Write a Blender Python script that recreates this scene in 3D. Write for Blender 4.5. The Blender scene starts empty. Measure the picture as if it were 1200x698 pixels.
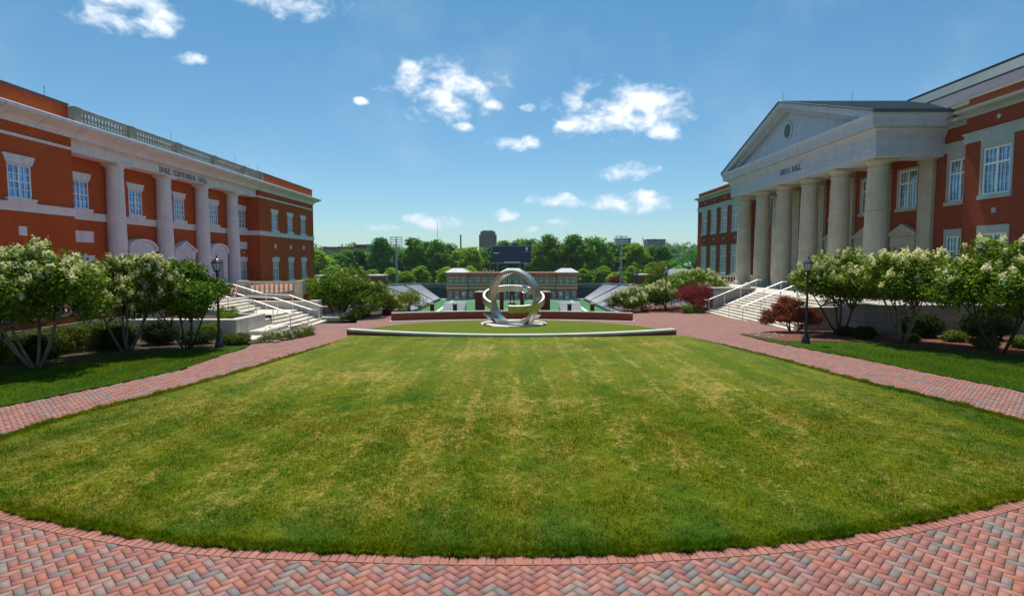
import bpy, math, random
import numpy as np
from mathutils import Vector, Matrix, Euler
R=math.radians
SC=bpy.context.scene
COL=SC.collection
# ------------------------------------------------------------------ camera
cd=bpy.data.cameras.new('camera'); cam=bpy.data.objects.new('camera',cd); COL.objects.link(cam)
cd.sensor_width=36; cd.lens=36*665/1200.; cd.clip_start=.1; cd.clip_end=6000
cam.location=(0,0,3.5); cam.rotation_euler=(R(90)-math.atan(44/665.),0,0)
SC.camera=cam
# ------------------------------------------------------------------ light
SUN_EL,SUN_AZ=68.,-6.          # azimuth measured from +Y (ahead) towards +X
sd=bpy.data.lights.new('sun','SUN'); sun=bpy.data.objects.new('sun',sd); COL.objects.link(sun)
sd.energy=5.0; sd.angle=R(.53); sd.color=(1,.95,.86)
sv=Vector((math.sin(R(SUN_AZ))*math.cos(R(SUN_EL)),math.cos(R(SUN_AZ))*math.cos(R(SUN_EL)),math.sin(R(SUN_EL))))
sun.rotation_euler=sv.to_track_quat('Z','Y').to_euler()
W=bpy.data.worlds.new('World'); SC.world=W; W.use_nodes=True
SC.view_settings.view_transform='Standard'; SC.view_settings.look='None'
SC.view_settings.exposure=.26; SC.view_settings.gamma=1; SC.view_settings.use_curve_mapping=False

class NT:
    def __init__(s,t): s.t=t; s.n=t.nodes; s.l=t.links
    def a(s,ty,ins=None,**kw):
        n=s.n.new(ty)
        for k,v in kw.items(): setattr(n,k,v)
        for k,v in (ins or {}).items(): s.set(n.inputs[k],v)
        return n
    def set(s,sock,v):
        if isinstance(v,bpy.types.NodeSocket): s.l.new(v,sock)
        elif isinstance(v,bpy.types.Node): s.l.new(v.outputs[0],sock)
        else: sock.default_value=v
    def m(s,op,a,b=None,c=None,clamp=False):
        n=s.n.new('ShaderNodeMath'); n.operation=op; n.use_clamp=clamp; s.set(n.inputs[0],a)
        if b is not None: s.set(n.inputs[1],b)
        if c is not None: s.set(n.inputs[2],c)
        return n.outputs[0]
    def mix(s,f,a,b,bt='MIX'):
        n=s.n.new('ShaderNodeMix'); n.data_type='RGBA'; n.blend_type=bt; n.clamp_factor=True
        s.set(n.inputs[0],f); s.set(n.inputs[6],c4(a)); s.set(n.inputs[7],c4(b)); return n.outputs[2]
    def ramp(s,f,st):
        n=s.n.new('ShaderNodeValToRGB'); s.set(n.inputs[0],f); e=n.color_ramp.elements
        while len(e)<len(st): e.new(.5)
        for i,(p,c) in enumerate(st): e[i].position=p; e[i].color=c4(c)
        return n.outputs[0]
    def noise(s,sc,det=4,ro=.55,vec=None,dist=0):
        n=s.a('ShaderNodeTexNoise'); n.inputs['Scale'].default_value=sc; n.inputs['Detail'].default_value=det
        n.inputs['Roughness'].default_value=ro; n.inputs['Distortion'].default_value=dist
        if vec is not None: s.set(n.inputs['Vector'],vec)
        return n.outputs[0]
    def sep(s,v): return s.a('ShaderNodeSeparateXYZ',{0:v}).outputs
    def comb(s,x,y,z): return s.a('ShaderNodeCombineXYZ',{0:x,1:y,2:z}).outputs[0]
    def mr(s,v,a,b,c=0,d=1,it='LINEAR'):
        n=s.a('ShaderNodeMapRange',interpolation_type=it); s.set(n.inputs[0],v)
        for i,k in enumerate((a,b,c,d)): s.set(n.inputs[i+1],k)
        return n.outputs[0]
def c4(c):
    if isinstance(c,(bpy.types.NodeSocket,bpy.types.Node)): return c
    return (c[0],c[1],c[2],1) if isinstance(c,(tuple,list)) and len(c)==3 else c

# sky: Nishita plus fair-weather clouds, both functions of the direction only
CLOUDS=[(-0.5808,0.3392,0.0473,0.0231),(-0.5504,0.3259,0.0172,0.0087),(-0.5027,0.2926,0.0200,0.0075),(-0.3684,0.3899,0.0715,0.0157),(-0.1099,0.28,0.0849,0.0391),(-0.1458,0.3049,0.0434,0.023),(-0.0368,0.2587,0.0177,0.0094),(-0.1772,0.3162,0.0114,0.0076),(-0.2592,0.261,0.0110,0.0050),(-0.084,0.2239,0.0147,0.0069),(0.0074,0.1997,0.0355,0.0139),(0.0265,0.2614,0.0147,0.0054),(0.1965,0.2474,0.1038,0.0369),(0.2461,0.2208,0.0548,0.016),(0.0957,0.2278,0.019,0.0096),(0.1936,0.1529,0.0397,0.0126),(0.0759,0.1005,0.0443,0.0087),(0.21,0.0986,0.0646,0.0157),(-0.1336,0.0693,0.0413,0.0117),(-0.2248,0.0552,0.0257,0.0072),(-0.0119,0.0773,0.0260,0.0085),(0.0716,0.0639,0.0223,0.0074),(0.0299,0.0551,0.0149,0.0059),
 (1.3,.5,.2,.08),(-1.4,.6,.25,.1),(2.4,.4,.3,.1),(-2.5,.5,.25,.1)]
def sky():
    t=NT(W.node_tree); W.node_tree.nodes.clear()
    s=t.a('ShaderNodeTexSky',sky_type='NISHITA',sun_disc=False,sun_elevation=R(SUN_EL),sun_rotation=R(SUN_AZ),altitude=200,air_density=1.0,dust_density=.35,ozone_density=2.0)
    tc=t.a('ShaderNodeTexCoord').outputs['Generated']
    x,y,z=t.sep(tc)[:3]
    az=t.m('ARCTAN2',x,y); el=t.m('ARCSINE',z)
    base=t.mix(1.0,s.outputs[0],t.mix(t.mr(el,0.,.45),(.68,.86,.95),(.46,.87,.92)),'MULTIPLY')
    n1=t.a('ShaderNodeTexNoise',{'Scale':24.,'Detail':7.,'Roughness':.55,'Distortion':.25,'Vector':t.comb(x,y,t.m('MULTIPLY',z,1.5))})
    n2=t.a('ShaderNodeTexNoise',{'Scale':9.,'Detail':4.,'Roughness':.55,'Vector':tc})
    wv=t.sep(n2.outputs[1])
    azw=t.m('MULTIPLY_ADD',t.m('SUBTRACT',wv[0],.5),.05,az)
    elw=t.m('MULTIPLY_ADD',t.m('SUBTRACT',wv[1],.5),.035,el)
    tot=None; low=None
    for a,e,ra,re in CLOUDS:
        u=t.m('MULTIPLY',t.m('SUBTRACT',azw,a),1/ra); v=t.m('MULTIPLY',t.m('SUBTRACT',elw,e),1/re)
        r2=t.m('ADD',t.m('MULTIPLY',u,u),t.m('MULTIPLY',v,v))
        d=t.m('SUBTRACT',1.25,r2)
        d=t.m('MINIMUM',d,1.1); tot=d if tot is None else t.m('SMOOTH_MAX',tot,d,.3)
    nz=t.m('MULTIPLY',t.m('SUBTRACT',n1.outputs[0],.5),8.5)
    val=t.m('ADD',t.m('MAXIMUM',tot,-3.),nz)
    mask=t.mr(val,-.4,2.3,0,1,'SMOOTHSTEP')
    wisp=t.m('MULTIPLY',t.mr(t.noise(4.,6,.6,tc),.5,.8,0,.22,'SMOOTHSTEP'),1.0)
    mask=t.m('MULTIPLY',mask,.93)
    core=t.mr(val,.9,3.6)
    cc=t.mix(core,(7.6,8.5,9.6),(11.2,11.3,11.5))
    haz=t.mr(el,0,.12)
    cc=t.mix(haz,(5.2,6.4,7.5),cc)
    c1=t.mix(wisp,base,(5.5,6.6,7.6))
    out=t.mix(mask,c1,cc)
    bg=t.a('ShaderNodeBackground',{0:out,1:.098}); o=t.a('ShaderNodeOutputWorld',{0:bg})
sky()

# ------------------------------------------------------------------ materials
def coords(t): return t.a('ShaderNodeNewGeometry').outputs['Position']
def pmat(name,col,rough=.7,var=None,vs=3.,bump=0,bs=30.,metal=0,spec=.4,det=5,island=0,vs2=None):
    m=bpy.data.materials.new(name); m.use_nodes=True; t=NT(m.node_tree); t.n.clear()
    P=coords(t); c=c4(col)
    if var is not None:
        f=t.mr(t.noise(vs,det,.6,P),.32,.68); c=t.mix(f,c,var)
        if vs2: c=t.mix(t.mr(t.noise(vs2,3,.6,P),.35,.65,0,.6),c,var)
    if island:
        ri=t.a('ShaderNodeNewGeometry').outputs['Random Per Island']
        h=t.a('ShaderNodeHueSaturation',{'Value':t.mr(ri,0,1,1-island,1+island),'Color':c}); c=h.outputs[0]
    b=t.a('ShaderNodeBsdfPrincipled',{'Base Color':c,'Roughness':rough,'Metallic':metal,'Specular IOR Level':spec})
    if bump:
        bn=t.a('ShaderNodeBump',{'Strength':bump,'Distance':.02,'Height':t.noise(bs,5,.6,P)}); t.l.new(bn.outputs[0],b.inputs['Normal'])
    t.a('ShaderNodeOutputMaterial',{0:b}); return m
def brickmat(name,c1,c2,mort,scale=1.):
    m=bpy.data.materials.new(name); m.use_nodes=True; t=NT(m.node_tree); t.n.clear()
    P=coords(t); x,y,z=t.sep(P)[:3]
    v=t.comb(t.m('ADD',x,y),z,0.)
    br=t.a('ShaderNodeTexBrick',{'Vector':v,'Color1':c4(c1),'Color2':c4(c2),'Mortar':c4(mort),'Scale':scale,'Mortar Size':.009,'Mortar Smooth':.2,'Bias':0.,'Brick Width':.21,'Row Height':.073})
    f=t.mr(t.noise(.35,4,.6,P),.3,.7); c=t.mix(t.m('MULTIPLY',f,.35),br.outputs[0],(c2[0]*.7,c2[1]*.7,c2[2]*.7))
    st=t.mr(t.noise(1.,4,.6,t.comb(t.m('MULTIPLY',t.m('ADD',x,y),2.2),t.m('MULTIPLY',z,.25),0.)),.55,.8,0,.22)
    c=t.mix(st,c,(.16,.045,.022))
    b=t.a('ShaderNodeBsdfPrincipled',{'Base Color':c,'Roughness':.9,'Specular IOR Level':.08})
    bn=t.a('ShaderNodeBump',{'Strength':.35,'Distance':.01,'Height':br.outputs[1]}); bn.invert=True; t.l.new(bn.outputs[0],b.inputs['Normal'])
    t.a('ShaderNodeOutputMaterial',{0:b}); return m
def stonemat(name,col,dark,joint=0,jh=.6,jw=1.2):
    m=bpy.data.materials.new(name); m.use_nodes=True; t=NT(m.node_tree); t.n.clear()
    P=coords(t); x,y,z=t.sep(P)[:3]
    f=t.mr(t.noise(1.3,6,.65,P),.35,.7); c=t.mix(f,col,dark)
    st=t.mr(t.noise(1.4,5,.65,t.comb(t.m('MULTIPLY',x,3.),t.m('MULTIPLY',y,3.),t.m('MULTIPLY',z,.35))),.5,.75,0,.4)
    c=t.mix(st,c,tuple(k*.6 for k in dark))
    if joint:
        br=t.a('ShaderNodeTexBrick',{'Vector':t.comb(t.m('ADD',x,y),z,0.),'Color1':c,'Color2':c,'Mortar':c4(tuple(k*.35 for k in col)),'Scale':1.,'Mortar Size':.012,'Brick Width':jw,'Row Height':jh})
        c=br.outputs[0]
    b=t.a('ShaderNodeBsdfPrincipled',{'Base Color':c,'Roughness':.8,'Specular IOR Level':.3})
    bn=t.a('ShaderNodeBump',{'Strength':.15,'Distance':.01,'Height':t.noise(25.,5,.6,P)}); t.l.new(bn.outputs[0],b.inputs['Normal'])
    t.a('ShaderNodeOutputMaterial',{0:b}); return m
def leafmat(name,c1,c2,c3,trans=.22,vs=1.2,sp=.06):
    m=bpy.data.materials.new(name); m.use_nodes=True; t=NT(m.node_tree); t.n.clear()
    g=t.a('ShaderNodeNewGeometry'); ri=g.outputs['Random Per Island']
    oi=t.a('ShaderNodeObjectInfo').outputs['Random']
    f=t.mr(t.noise(vs,3,.6,g.outputs['Position']),.35,.65)
    c=t.mix(f,c1,c2); c=t.mix(t.m('POWER',ri,2.2),c,c3)
    c=t.a('ShaderNodeHueSaturation',{'Hue':t.mr(oi,0,1,.488,.512),'Value':t.mr(t.m('FRACT',t.m('MULTIPLY',oi,7.31)),0,1,.82,1.2),'Color':c}).outputs[0]
    b=t.a('ShaderNodeBsdfPrincipled',{'Base Color':c,'Roughness':.65,'Specular IOR Level':sp})
    tr=t.a('ShaderNodeBsdfTranslucent',{0:t.mix(1.,c,(1.,1.,.5),'MULTIPLY')})
    mx=t.a('ShaderNodeMixShader',{0:trans,1:b,2:tr}); t.a('ShaderNodeOutputMaterial',{0:mx}); return m
def grasscol(t,P,stripes=True,cols=None):
    x,y,z=t.sep(P)[:3]
    big=t.noise(.28,5,.6,P); med=t.noise(1.1,6,.65,P); fine=t.noise(9.,5,.7,P); vfine=t.noise(38.,4,.7,P)
    c=t.mix(t.mr(big,.38,.62),(.145,.168,.003),(.105,.155,.003))
    cl=cols or ((.075,.130,.010),(.055,.115,.009),(.040,.10,.008))
    if not stripes: c=t.mix(t.mr(big,.38,.62),cl[0],cl[1])
    c=t.mix(t.mr(med,.46,.62,0,.6),c,(.055,.115,.003) if stripes else cl[2])
    if stripes:
        ax=t.m('ABSOLUTE',x); rim=t.m('MAXIMUM',t.mr(ax,6.,10.5),t.mr(y,8.3,7.0)); rn=t.m('MULTIPLY',rim,t.mr(t.noise(.7,4,.65,t.comb(x,y,3.)),.35,.6,.25,.95))
        ce=t.m('SUBTRACT',1.,t.m('MULTIPLY',rim,.85))
        c=t.mix(rn,c,(.040,.105,.008))
        xs=t.m('ADD',t.m('MULTIPLY',x,.62),t.m('MULTIPLY',t.noise(.35,3,.5,P),.55))
        sw=t.m('SINE',t.m('MULTIPLY',xs,6.283))
        c=t.mix(t.mr(sw,-.4,.8,0,.42),c,(.205,.21,.004))
        thin=t.mr(t.m('ABSOLUTE',t.m('SINE',t.m('MULTIPLY',xs,5.2))),.93,1.)
        streak=t.noise(1.,7,.8,t.comb(t.m('MULTIPLY',x,5.),t.m('MULTIPLY',y,3.2),0.))
        patch=t.noise(.5,4,.7,t.comb(x,t.m('MULTIPLY',y,.55),11.))
        speck=t.noise(14.,3,.8,P)
        dry=t.mr(t.m('ADD',t.m('ADD',t.m('MULTIPLY',streak,.35),t.m('MULTIPLY',speck,.35)),t.m('ADD',t.m('MULTIPLY',patch,.40),t.m('MULTIPLY',thin,.035))),.553,.635)
        c=t.mix(t.m('MULTIPLY',t.m('MULTIPLY',dry,ce),.9),c,(.46,.34,.09))
        c=t.mix(t.m('MULTIPLY',t.mr(t.noise(.75,5,.7,t.comb(x,t.m('MULTIPLY',y,.5),7.)),.55,.68,0,.5),ce),c,(.22,.13,.015))
        c=t.mix(t.mr(t.noise(.55,4,.7,t.comb(x,t.m('MULTIPLY',y,.6),19.)),.57,.69,0,.6),c,(.035,.105,.008))
    c=t.mix(t.mr(fine,.42,.62,0,.5),c,(.035,.075,.003))
    c=t.mix(t.mr(vfine,.35,.62,.55,0),c,(.025,.045,.002))
    return c,fine,vfine
def lawnmat(name,stripes=True,dark=1.,cols=None):
    m=bpy.data.materials.new(name); m.use_nodes=True; t=NT(m.node_tree); t.n.clear()
    P=coords(t); c,fi,vf=grasscol(t,P,stripes,cols)
    if dark!=1: c=t.mix(1.,c,(dark*.75,dark,dark*.8),'MULTIPLY')
    b=t.a('ShaderNodeBsdfPrincipled',{'Base Color':c,'Roughness':.9,'Specular IOR Level':.1})
    h=t.m('ADD',t.m('MULTIPLY',fi,.6),t.m('MULTIPLY',vf,.4))
    bn=t.a('ShaderNodeBump',{'Strength':.9,'Distance':.06,'Height':h}); t.l.new(bn.outputs[0],b.inputs['Normal'])
    t.a('ShaderNodeOutputMaterial',{0:b}); return m
def blademat():
    m=bpy.data.materials.new('grass_blade'); m.use_nodes=True; t=NT(m.node_tree); t.n.clear()
    g=t.a('ShaderNodeNewGeometry'); c,fi,vf=grasscol(t,g.outputs['Position'],True)
    c=t.mix(1.,c,t.mix(g.outputs['Random Per Island'],(1.5,1.55,.8),(2.9,2.75,1.2)),'MULTIPLY')
    c=t.mix(t.mr(t.noise(16.,3,.6,g.outputs['Position']),.38,.60,.75,0),c,(.012,.028,.002))
    b=t.a('ShaderNodeBsdfDiffuse',{0:c}); tr=t.a('ShaderNodeBsdfTranslucent',{0:c})
    t.a('ShaderNodeOutputMaterial',{0:t.a('ShaderNodeMixShader',{0:.5,1:b,2:tr})}); return m
def pavermat():
    m=bpy.data.materials.new('clay_paver'); m.use_nodes=True; t=NT(m.node_tree); t.n.clear()
    g=t.a('ShaderNodeNewGeometry'); ri=g.outputs['Random Per Island']; P=g.outputs['Position']
    reg=t.noise(.55,3,.6,P)
    k=ri
    r=t.ramp(k,[(0,(.31,.118,.088)),(.2,(.26,.092,.068)),(.38,(.33,.148,.108)),(.52,(.34,.108,.058)),(.58,(.24,.085,.075)),(.66,(.29,.13,.115)),(.74,(.21,.165,.15)),(.83,(.135,.14,.135)),(.92,(.24,.17,.14))])
    r.node.color_ramp.interpolation='CONSTANT'
    c=t.mix(t.mr(t.noise(60.,4,.7,P),.3,.7,0,.35),r,(.22,.13,.115))
    c=t.mix(t.mr(t.noise(.8,5,.65,P),.48,.72,0,.35),c,(.15,.085,.08))
    b=t.a('ShaderNodeBsdfPrincipled',{'Base Color':c,'Roughness':.75,'Specular IOR Level':.35})
    bn=t.a('ShaderNodeBump',{'Strength':.3,'Distance':.004,'Height':t.noise(140.,4,.7,P)}); t.l.new(bn.outputs[0],b.inputs['Normal'])
    t.a('ShaderNodeOutputMaterial',{0:b}); return m
def glassmat(name,tint,metal=.75,rough=.04,blinds=0):
    m=bpy.data.materials.new(name); m.use_nodes=True; t=NT(m.node_tree); t.n.clear()
    P=coords(t); c=c4(tint)
    f=t.mr(t.noise(1.6,2,.5,P),.35,.65); c=t.mix(f,c,tuple(k*.55 for k in tint))
    b=t.a('ShaderNodeBsdfPrincipled',{'Base Color':c,'Roughness':rough,'Metallic':metal,'Specular IOR Level':.8})
    bn=t.a('ShaderNodeBump',{'Strength':.05,'Distance':.02,'Height':t.noise(1.4,2,.5,P)}); t.l.new(bn.outputs[0],b.inputs['Normal'])
    t.a('ShaderNodeOutputMaterial',{0:b}); return m
M=dict(
 brickL=brickmat('red_brick',(.52,.092,.020),(.40,.062,.014),(.48,.17,.08)),
 brickR=brickmat('deep_red_brick',(.32,.058,.024),(.22,.038,.017),(.38,.15,.09)),
 brickW=brickmat('wall_brick',(.30,.055,.03),(.22,.04,.022),(.28,.14,.1)),
 stoneL=stonemat('pale_precast_stone',(.74,.74,.79),(.63,.63,.67)),
 stoneW=stonemat('weathered_balustrade_stone',(.38,.37,.31),(.26,.26,.23)),
 stoneR=stonemat('warm_precast_stone',(.56,.51,.39),(.44,.40,.31)),
 block=stonemat('grey_stone_block',(.40,.38,.33),(.29,.28,.24),1,.42,1.3),
 capst=stonemat('wall_cap_stone',(.46,.47,.40),(.36,.37,.31)),
 brickF=brickmat('pink_red_brick',(.44,.12,.08),(.36,.09,.06),(.42,.25,.2)),
 stoneB=stonemat('blue_grey_stone',(.58,.61,.68),(.49,.52,.59)),
 conc=stonemat('pale_concrete',(.58,.53,.46),(.44,.40,.35)),
 step=stonemat('step_stone',(.66,.60,.50),(.50,.45,.38)),
 white=pmat('white_paint',(.86,.87,.87),.45,(.80,.81,.81)),
 cream=pmat('cream_plaster',(.62,.53,.33),.8,(.52,.44,.27),.6),
 trim=pmat('grey_green_trim',(.42,.47,.42),.6,(.34,.39,.35),1.),
 glassL=glassmat('blue_window_glass',(.16,.36,.66)),
 glassR=glassmat('teal_window_glass',(.20,.34,.42)),
 glassR2=glassmat('sky_window_glass',(.17,.34,.50)),
 glassD=glassmat('dark_window_glass',(.05,.10,.13),.5,.08),
 roofG=pmat('green_metal_roof',(.075,.115,.125),.5,(.06,.09,.10),.5,metal=.1),
 roofS=pmat('silver_standing_seam',(.30,.30,.33),.45,(.23,.23,.26),.5,metal=.3),
 roofW=pmat('white_roof',(.7,.7,.7),.5,(.58,.58,.6),.3),
 roofP=pmat('pale_grey_roof',(.42,.42,.45),.6,(.34,.34,.38),.3),
 coping=pmat('dark_coping',(.09,.10,.11),.5),
 letter=pmat('navy_letter',(.02,.04,.09),.4),
 steel=pmat('brushed_steel',(.62,.60,.54),.36,(.48,.46,.42),5.,metal=1.),
 chrome=pmat('polished_steel',(.85,.86,.88),.05,metal=1.),
 rail=pmat('painted_rail',(.72,.73,.74),.35,metal=.2),
 black=pmat('black_iron',(.012,.014,.02),.35,spec=.5),
 lampg=pmat('frosted_lamp_glass',(.55,.58,.60),.3),
 bark=pmat('smooth_bark',(.26,.19,.14),.8,(.12,.085,.06),6.,.4,20.),
 barkd=pmat('dark_bark',(.07,.05,.035),.9,(.04,.03,.02),5.),
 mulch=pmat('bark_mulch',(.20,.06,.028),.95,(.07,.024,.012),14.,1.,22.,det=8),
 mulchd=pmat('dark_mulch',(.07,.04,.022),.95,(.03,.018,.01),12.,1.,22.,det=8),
 sand=pmat('joint_sand',(.07,.045,.038),.95,(.05,.035,.03),30.),
 lawn=lawnmat('lawn_turf'), turf=lawnmat('verge_turf',False,.95), turf2=lawnmat('disc_turf',False,1.,((.150,.175,.006),(.125,.165,.006),(.10,.15,.006))),
 blade=blademat(), paver=pavermat(),
 ledge=pmat('soldier_paver',(.32,.130,.094),.75,(.26,.10,.074),9.,.2,80.,island=.13),
 field=pmat('field_turf',(.02,.13,.035),.9,(.03,.16,.045),.06),
 line=pmat('field_paint',(.55,.6,.5),.8), road=pmat('pale_road',(.36,.34,.31),.9,(.28,.27,.25),.3),
 hillg=pmat('hill_green',(.022,.06,.022),.95,(.045,.095,.03),.03,det=9,vs2=.2),
 slate=pmat('blue_grey_wall',(.06,.09,.11),.8,(.045,.07,.09),.1),
 slate2=pmat('pale_grey_band',(.17,.21,.23),.8,(.14,.18,.2),.1),
 seat=pmat('bleacher_metal',(.60,.61,.63),.55,(.42,.43,.46),1.3,det=8),
 riser=pmat('dark_riser',(.20,.21,.23),.9,(.13,.14,.16),.8,det=8),  # darker grey terrace rows, contrast with the pale seats
 aisle=pmat('aisle_concrete',(.5,.5,.5),.8),
 navy=pmat('navy_screen',(.006,.025,.085),.4,(.005,.018,.065),.2),
 blueg=pmat('teal_tower_glass',(.08,.16,.19),.3,(.05,.11,.14),.1),
 brown=pmat('brown_tower',(.13,.06,.055),.7,(.10,.045,.045),.1),
 tan=pmat('tan_wall',(.38,.24,.17),.8,(.3,.19,.14),.1),
 mast=pmat('grey_mast',(.30,.33,.36),.5), pot=pmat('terracotta',(.35,.06,.04),.7),
 rock=pmat('pale_cobbles',(.40,.34,.27),.9,(.22,.18,.14),7.,.8,14.),
 myrtle=leafmat('crape_myrtle_leaf',(.095,.165,.010),(.04,.095,.008),(.24,.29,.02)),
 green=leafmat('glossy_green_leaf',(.075,.17,.012),(.04,.11,.010),(.20,.29,.02)),
 blossom=leafmat('cream_blossom',(.80,.77,.52),(.66,.63,.36),(.88,.85,.68),.3,3.),
 olive=leafmat('olive_leaf',(.15,.23,.014),(.09,.17,.012),(.26,.30,.02)),
 hedge=leafmat('hedge_leaf',(.06,.10,.012),(.035,.07,.010),(.22,.24,.02),.3),
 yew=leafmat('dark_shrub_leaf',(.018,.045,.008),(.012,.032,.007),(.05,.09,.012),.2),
 lime=leafmat('lime_leaf',(.13,.20,.015),(.10,.17,.015),(.24,.27,.02)),
 maple=leafmat('red_maple_leaf',(.20,.025,.03),(.12,.018,.024),(.36,.06,.045),.35),
 maple2=leafmat('copper_maple_leaf',(.26,.06,.04),(.16,.035,.028),(.40,.13,.06),.35),
 far1=leafmat('woodland_leaf',(.10,.29,.012),(.045,.19,.022),(.24,.42,.015),.3,.2),
 far2=leafmat('bright_woodland_leaf',(.22,.40,.012),(.12,.30,.015),(.38,.50,.02),.3,.2),
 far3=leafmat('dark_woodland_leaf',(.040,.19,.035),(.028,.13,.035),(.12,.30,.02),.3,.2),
 flower=leafmat('pink_white_flower',(.55,.42,.45),(.4,.38,.3),(.6,.6,.55),.2,6.),
)
M['bloomleaf']=M['myrtle']
# ------------------------------------------------------------------ helpers
OFF={}
def wloc(o):
    v=Vector((0,0,0))
    while o is not None: v+=o.location; o=o.parent
    return v
def tag(o,label=None,cat=None,group=None,kind=None):
    if label: o['label']=label
    if cat: o['category']=cat
    if group: o['group']=group
    if kind: o['kind']=kind
    return o
def empty(name,loc,label,cat,group=None):
    o=bpy.data.objects.new(name,None); COL.objects.link(o); o.location=loc; o.empty_display_size=.3
    return tag(o,label,cat,group)
def link(name,me,mat,parent=None,loc=None):
    o=bpy.data.objects.new(name,me); COL.objects.link(o)
    if mat is not None and len(me.materials)==0: me.materials.append(mat if not isinstance(mat,str) else M[mat])
    if parent is not None: o.parent=parent
    if loc is not None: o.location=loc
    return o
def copy_tree(o,parent=None,top=True):
    c=o.copy(); COL.objects.link(c)
    if not top: c.parent=parent
    for ch in list(o.children): copy_tree(ch,c,False)
    return c
class MB:
    def __init__(s): s.v=[]; s.f=[]
    def add(s,v,f):
        b=len(s.v); s.v+= [tuple(p) for p in v]; s.f+= [tuple(i+b for i in q) for q in f]; return s
    def box(s,x0,x1,y0,y1,z0,z1):
        if x0>x1:x0,x1=x1,x0
        if y0>y1:y0,y1=y1,y0
        if z0>z1:z0,z1=z1,z0
        return s.add([(x0,y0,z0),(x1,y0,z0),(x1,y1,z0),(x0,y1,z0),(x0,y0,z1),(x1,y0,z1),(x1,y1,z1),(x0,y1,z1)],
          [(0,3,2,1),(4,5,6,7),(0,1,5,4),(1,2,6,5),(2,3,7,6),(3,0,4,7)])
    def cbox(s,c,r,h): return s.box(c[0]-r,c[0]+r,c[1]-r,c[1]+r,c[2],c[2]+h)
    def bbox(s,x0,x1,y0,y1,z0,z1,b=.02):   # box with a chamfered top edge
        if x0>x1:x0,x1=x1,x0
        if y0>y1:y0,y1=y1,y0
        L=[(0,z0),(0,z1-b),(b,z1)]; v=[]
        for i,z in L: v+=[(x0+i,y0+i,z),(x1-i,y0+i,z),(x1-i,y1-i,z),(x0+i,y1-i,z)]
        f=[(3,2,1,0),(8,9,10,11)]
        for k in range(2):
            for j in range(4): a=4*k+j; b2=4*k+(j+1)%4; f.append((a,b2,b2+4,a+4))
        return s.add(v,f)
    def prism(s,poly,ax,lo,hi):    # poly of 2D points; ax = extrusion axis
        n=len(poly)
        def P(p,t): return (t,p[0],p[1]) if ax=='x' else ((p[0],t,p[1]) if ax=='y' else (p[0],p[1],t))
        v=[P(p,lo) for p in poly]+[P(p,hi) for p in poly]
        f=[tuple(range(n))[::-1],tuple(range(n,2*n))]+[(i,(i+1)%n,(i+1)%n+n,i+n) for i in range(n)]
        return s.add(v,f)
    def lathe(s,prof,c=(0,0,0),n=16,smooth=False):
        v=[];f=[]
        for r,z in prof:
            for k in range(n): a=2*math.pi*k/n; v.append((c[0]+r*math.cos(a),c[1]+r*math.sin(a),c[2]+z))
        for j in range(len(prof)-1):
            for k in range(n): f.append((j*n+k,j*n+(k+1)%n,(j+1)*n+(k+1)%n,(j+1)*n+k))
        f.append(tuple(range(n))[::-1]); m=(len(prof)-1)*n; f.append(tuple(range(m,m+n)))
        return s.add(v,f)
    def tube(s,pts,rad,n=8):
        pts=[Vector(p) for p in pts]; rad=rad if isinstance(rad,(list,tuple)) else [rad]*len(pts)
        v=[];f=[]; up=Vector((0,0,1)); prev=None
        for i,p in enumerate(pts):
            d=(pts[min(i+1,len(pts)-1)]-pts[max(i-1,0)]).normalized()
            a=d.cross(up if abs(d.z)<.95 else Vector((1,0,0))).normalized() if prev is None else (prev-d*prev.dot(d)).normalized()
            prev=a; b=d.cross(a)
            for k in range(n): t=2*math.pi*k/n; v.append(tuple(p+(a*math.cos(t)+b*math.sin(t))*rad[i]))
        for j in range(len(pts)-1):
            for k in range(n): f.append((j*n+k,j*n+(k+1)%n,(j+1)*n+(k+1)%n,(j+1)*n+k))
        f.append(tuple(range(n))[::-1]); m=(len(pts)-1)*n; f.append(tuple(range(m,m+n)))
        return s.add(v,f)
    def ring(s,x0,x1,y0,y1,prof):   # closed profile [(d outward,z)] swept round a rectangle with mitres
        n=len(prof); v=[]
        for sx,sy in ((0,0),(1,0),(1,1),(0,1)):
            for d,z in prof: v.append(((x1+d) if sx else (x0-d),(y1+d) if sy else (y0-d),z))
        f=[]
        for c in range(4):
            for i in range(n): a=c*n+i; b=c*n+(i+1)%n; e=((c+1)%4)*n; f.append((a,e+i,e+(i+1)%n,b))
        return s.add(v,f)
    def ob(s,name,mat,parent=None,smooth=False,off=None):
        o3=wloc(parent) if parent is not None else Vector((0,0,0))
        if off is not None: o3=Vector(off)
        me=bpy.data.meshes.new(name); me.from_pydata([(a-o3[0],b-o3[1],c-o3[2]) for a,b,c in s.v],[],s.f)
        if smooth:
            for p in me.polygons: p.use_smooth=True
            me.set_sharp_from_angle(angle=R(35))
        me.update(); return link(name,me,mat,parent)
def fastmesh(name,V,F):
    """V (n,3) float, F (m,k) int with constant k"""
    me=bpy.data.meshes.new(name); V=np.asarray(V,dtype=np.float32); F=np.asarray(F,dtype=np.int32); m,k=F.shape
    me.vertices.add(len(V)); me.vertices.foreach_set('co',V.ravel())
    me.loops.add(m*k); me.loops.foreach_set('vertex_index',F.ravel())
    me.polygons.add(m); me.polygons.foreach_set('loop_start',np.arange(0,m*k,k,dtype=np.int32))
    me.update(calc_edges=True); me.validate(); return me
def g(Y): return -0.026*max(0.,Y-20.)
TY=[-400,20,46,58,88,105,122,150,232,236,262,700,1500]; TZ=[0,0,-.68,-1.6,-4.9,-7,-10,-12,-12,-11.5,-8.2,-8,6]
def terr(X,Y): return float(np.interp(Y,TY,TZ))
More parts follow.
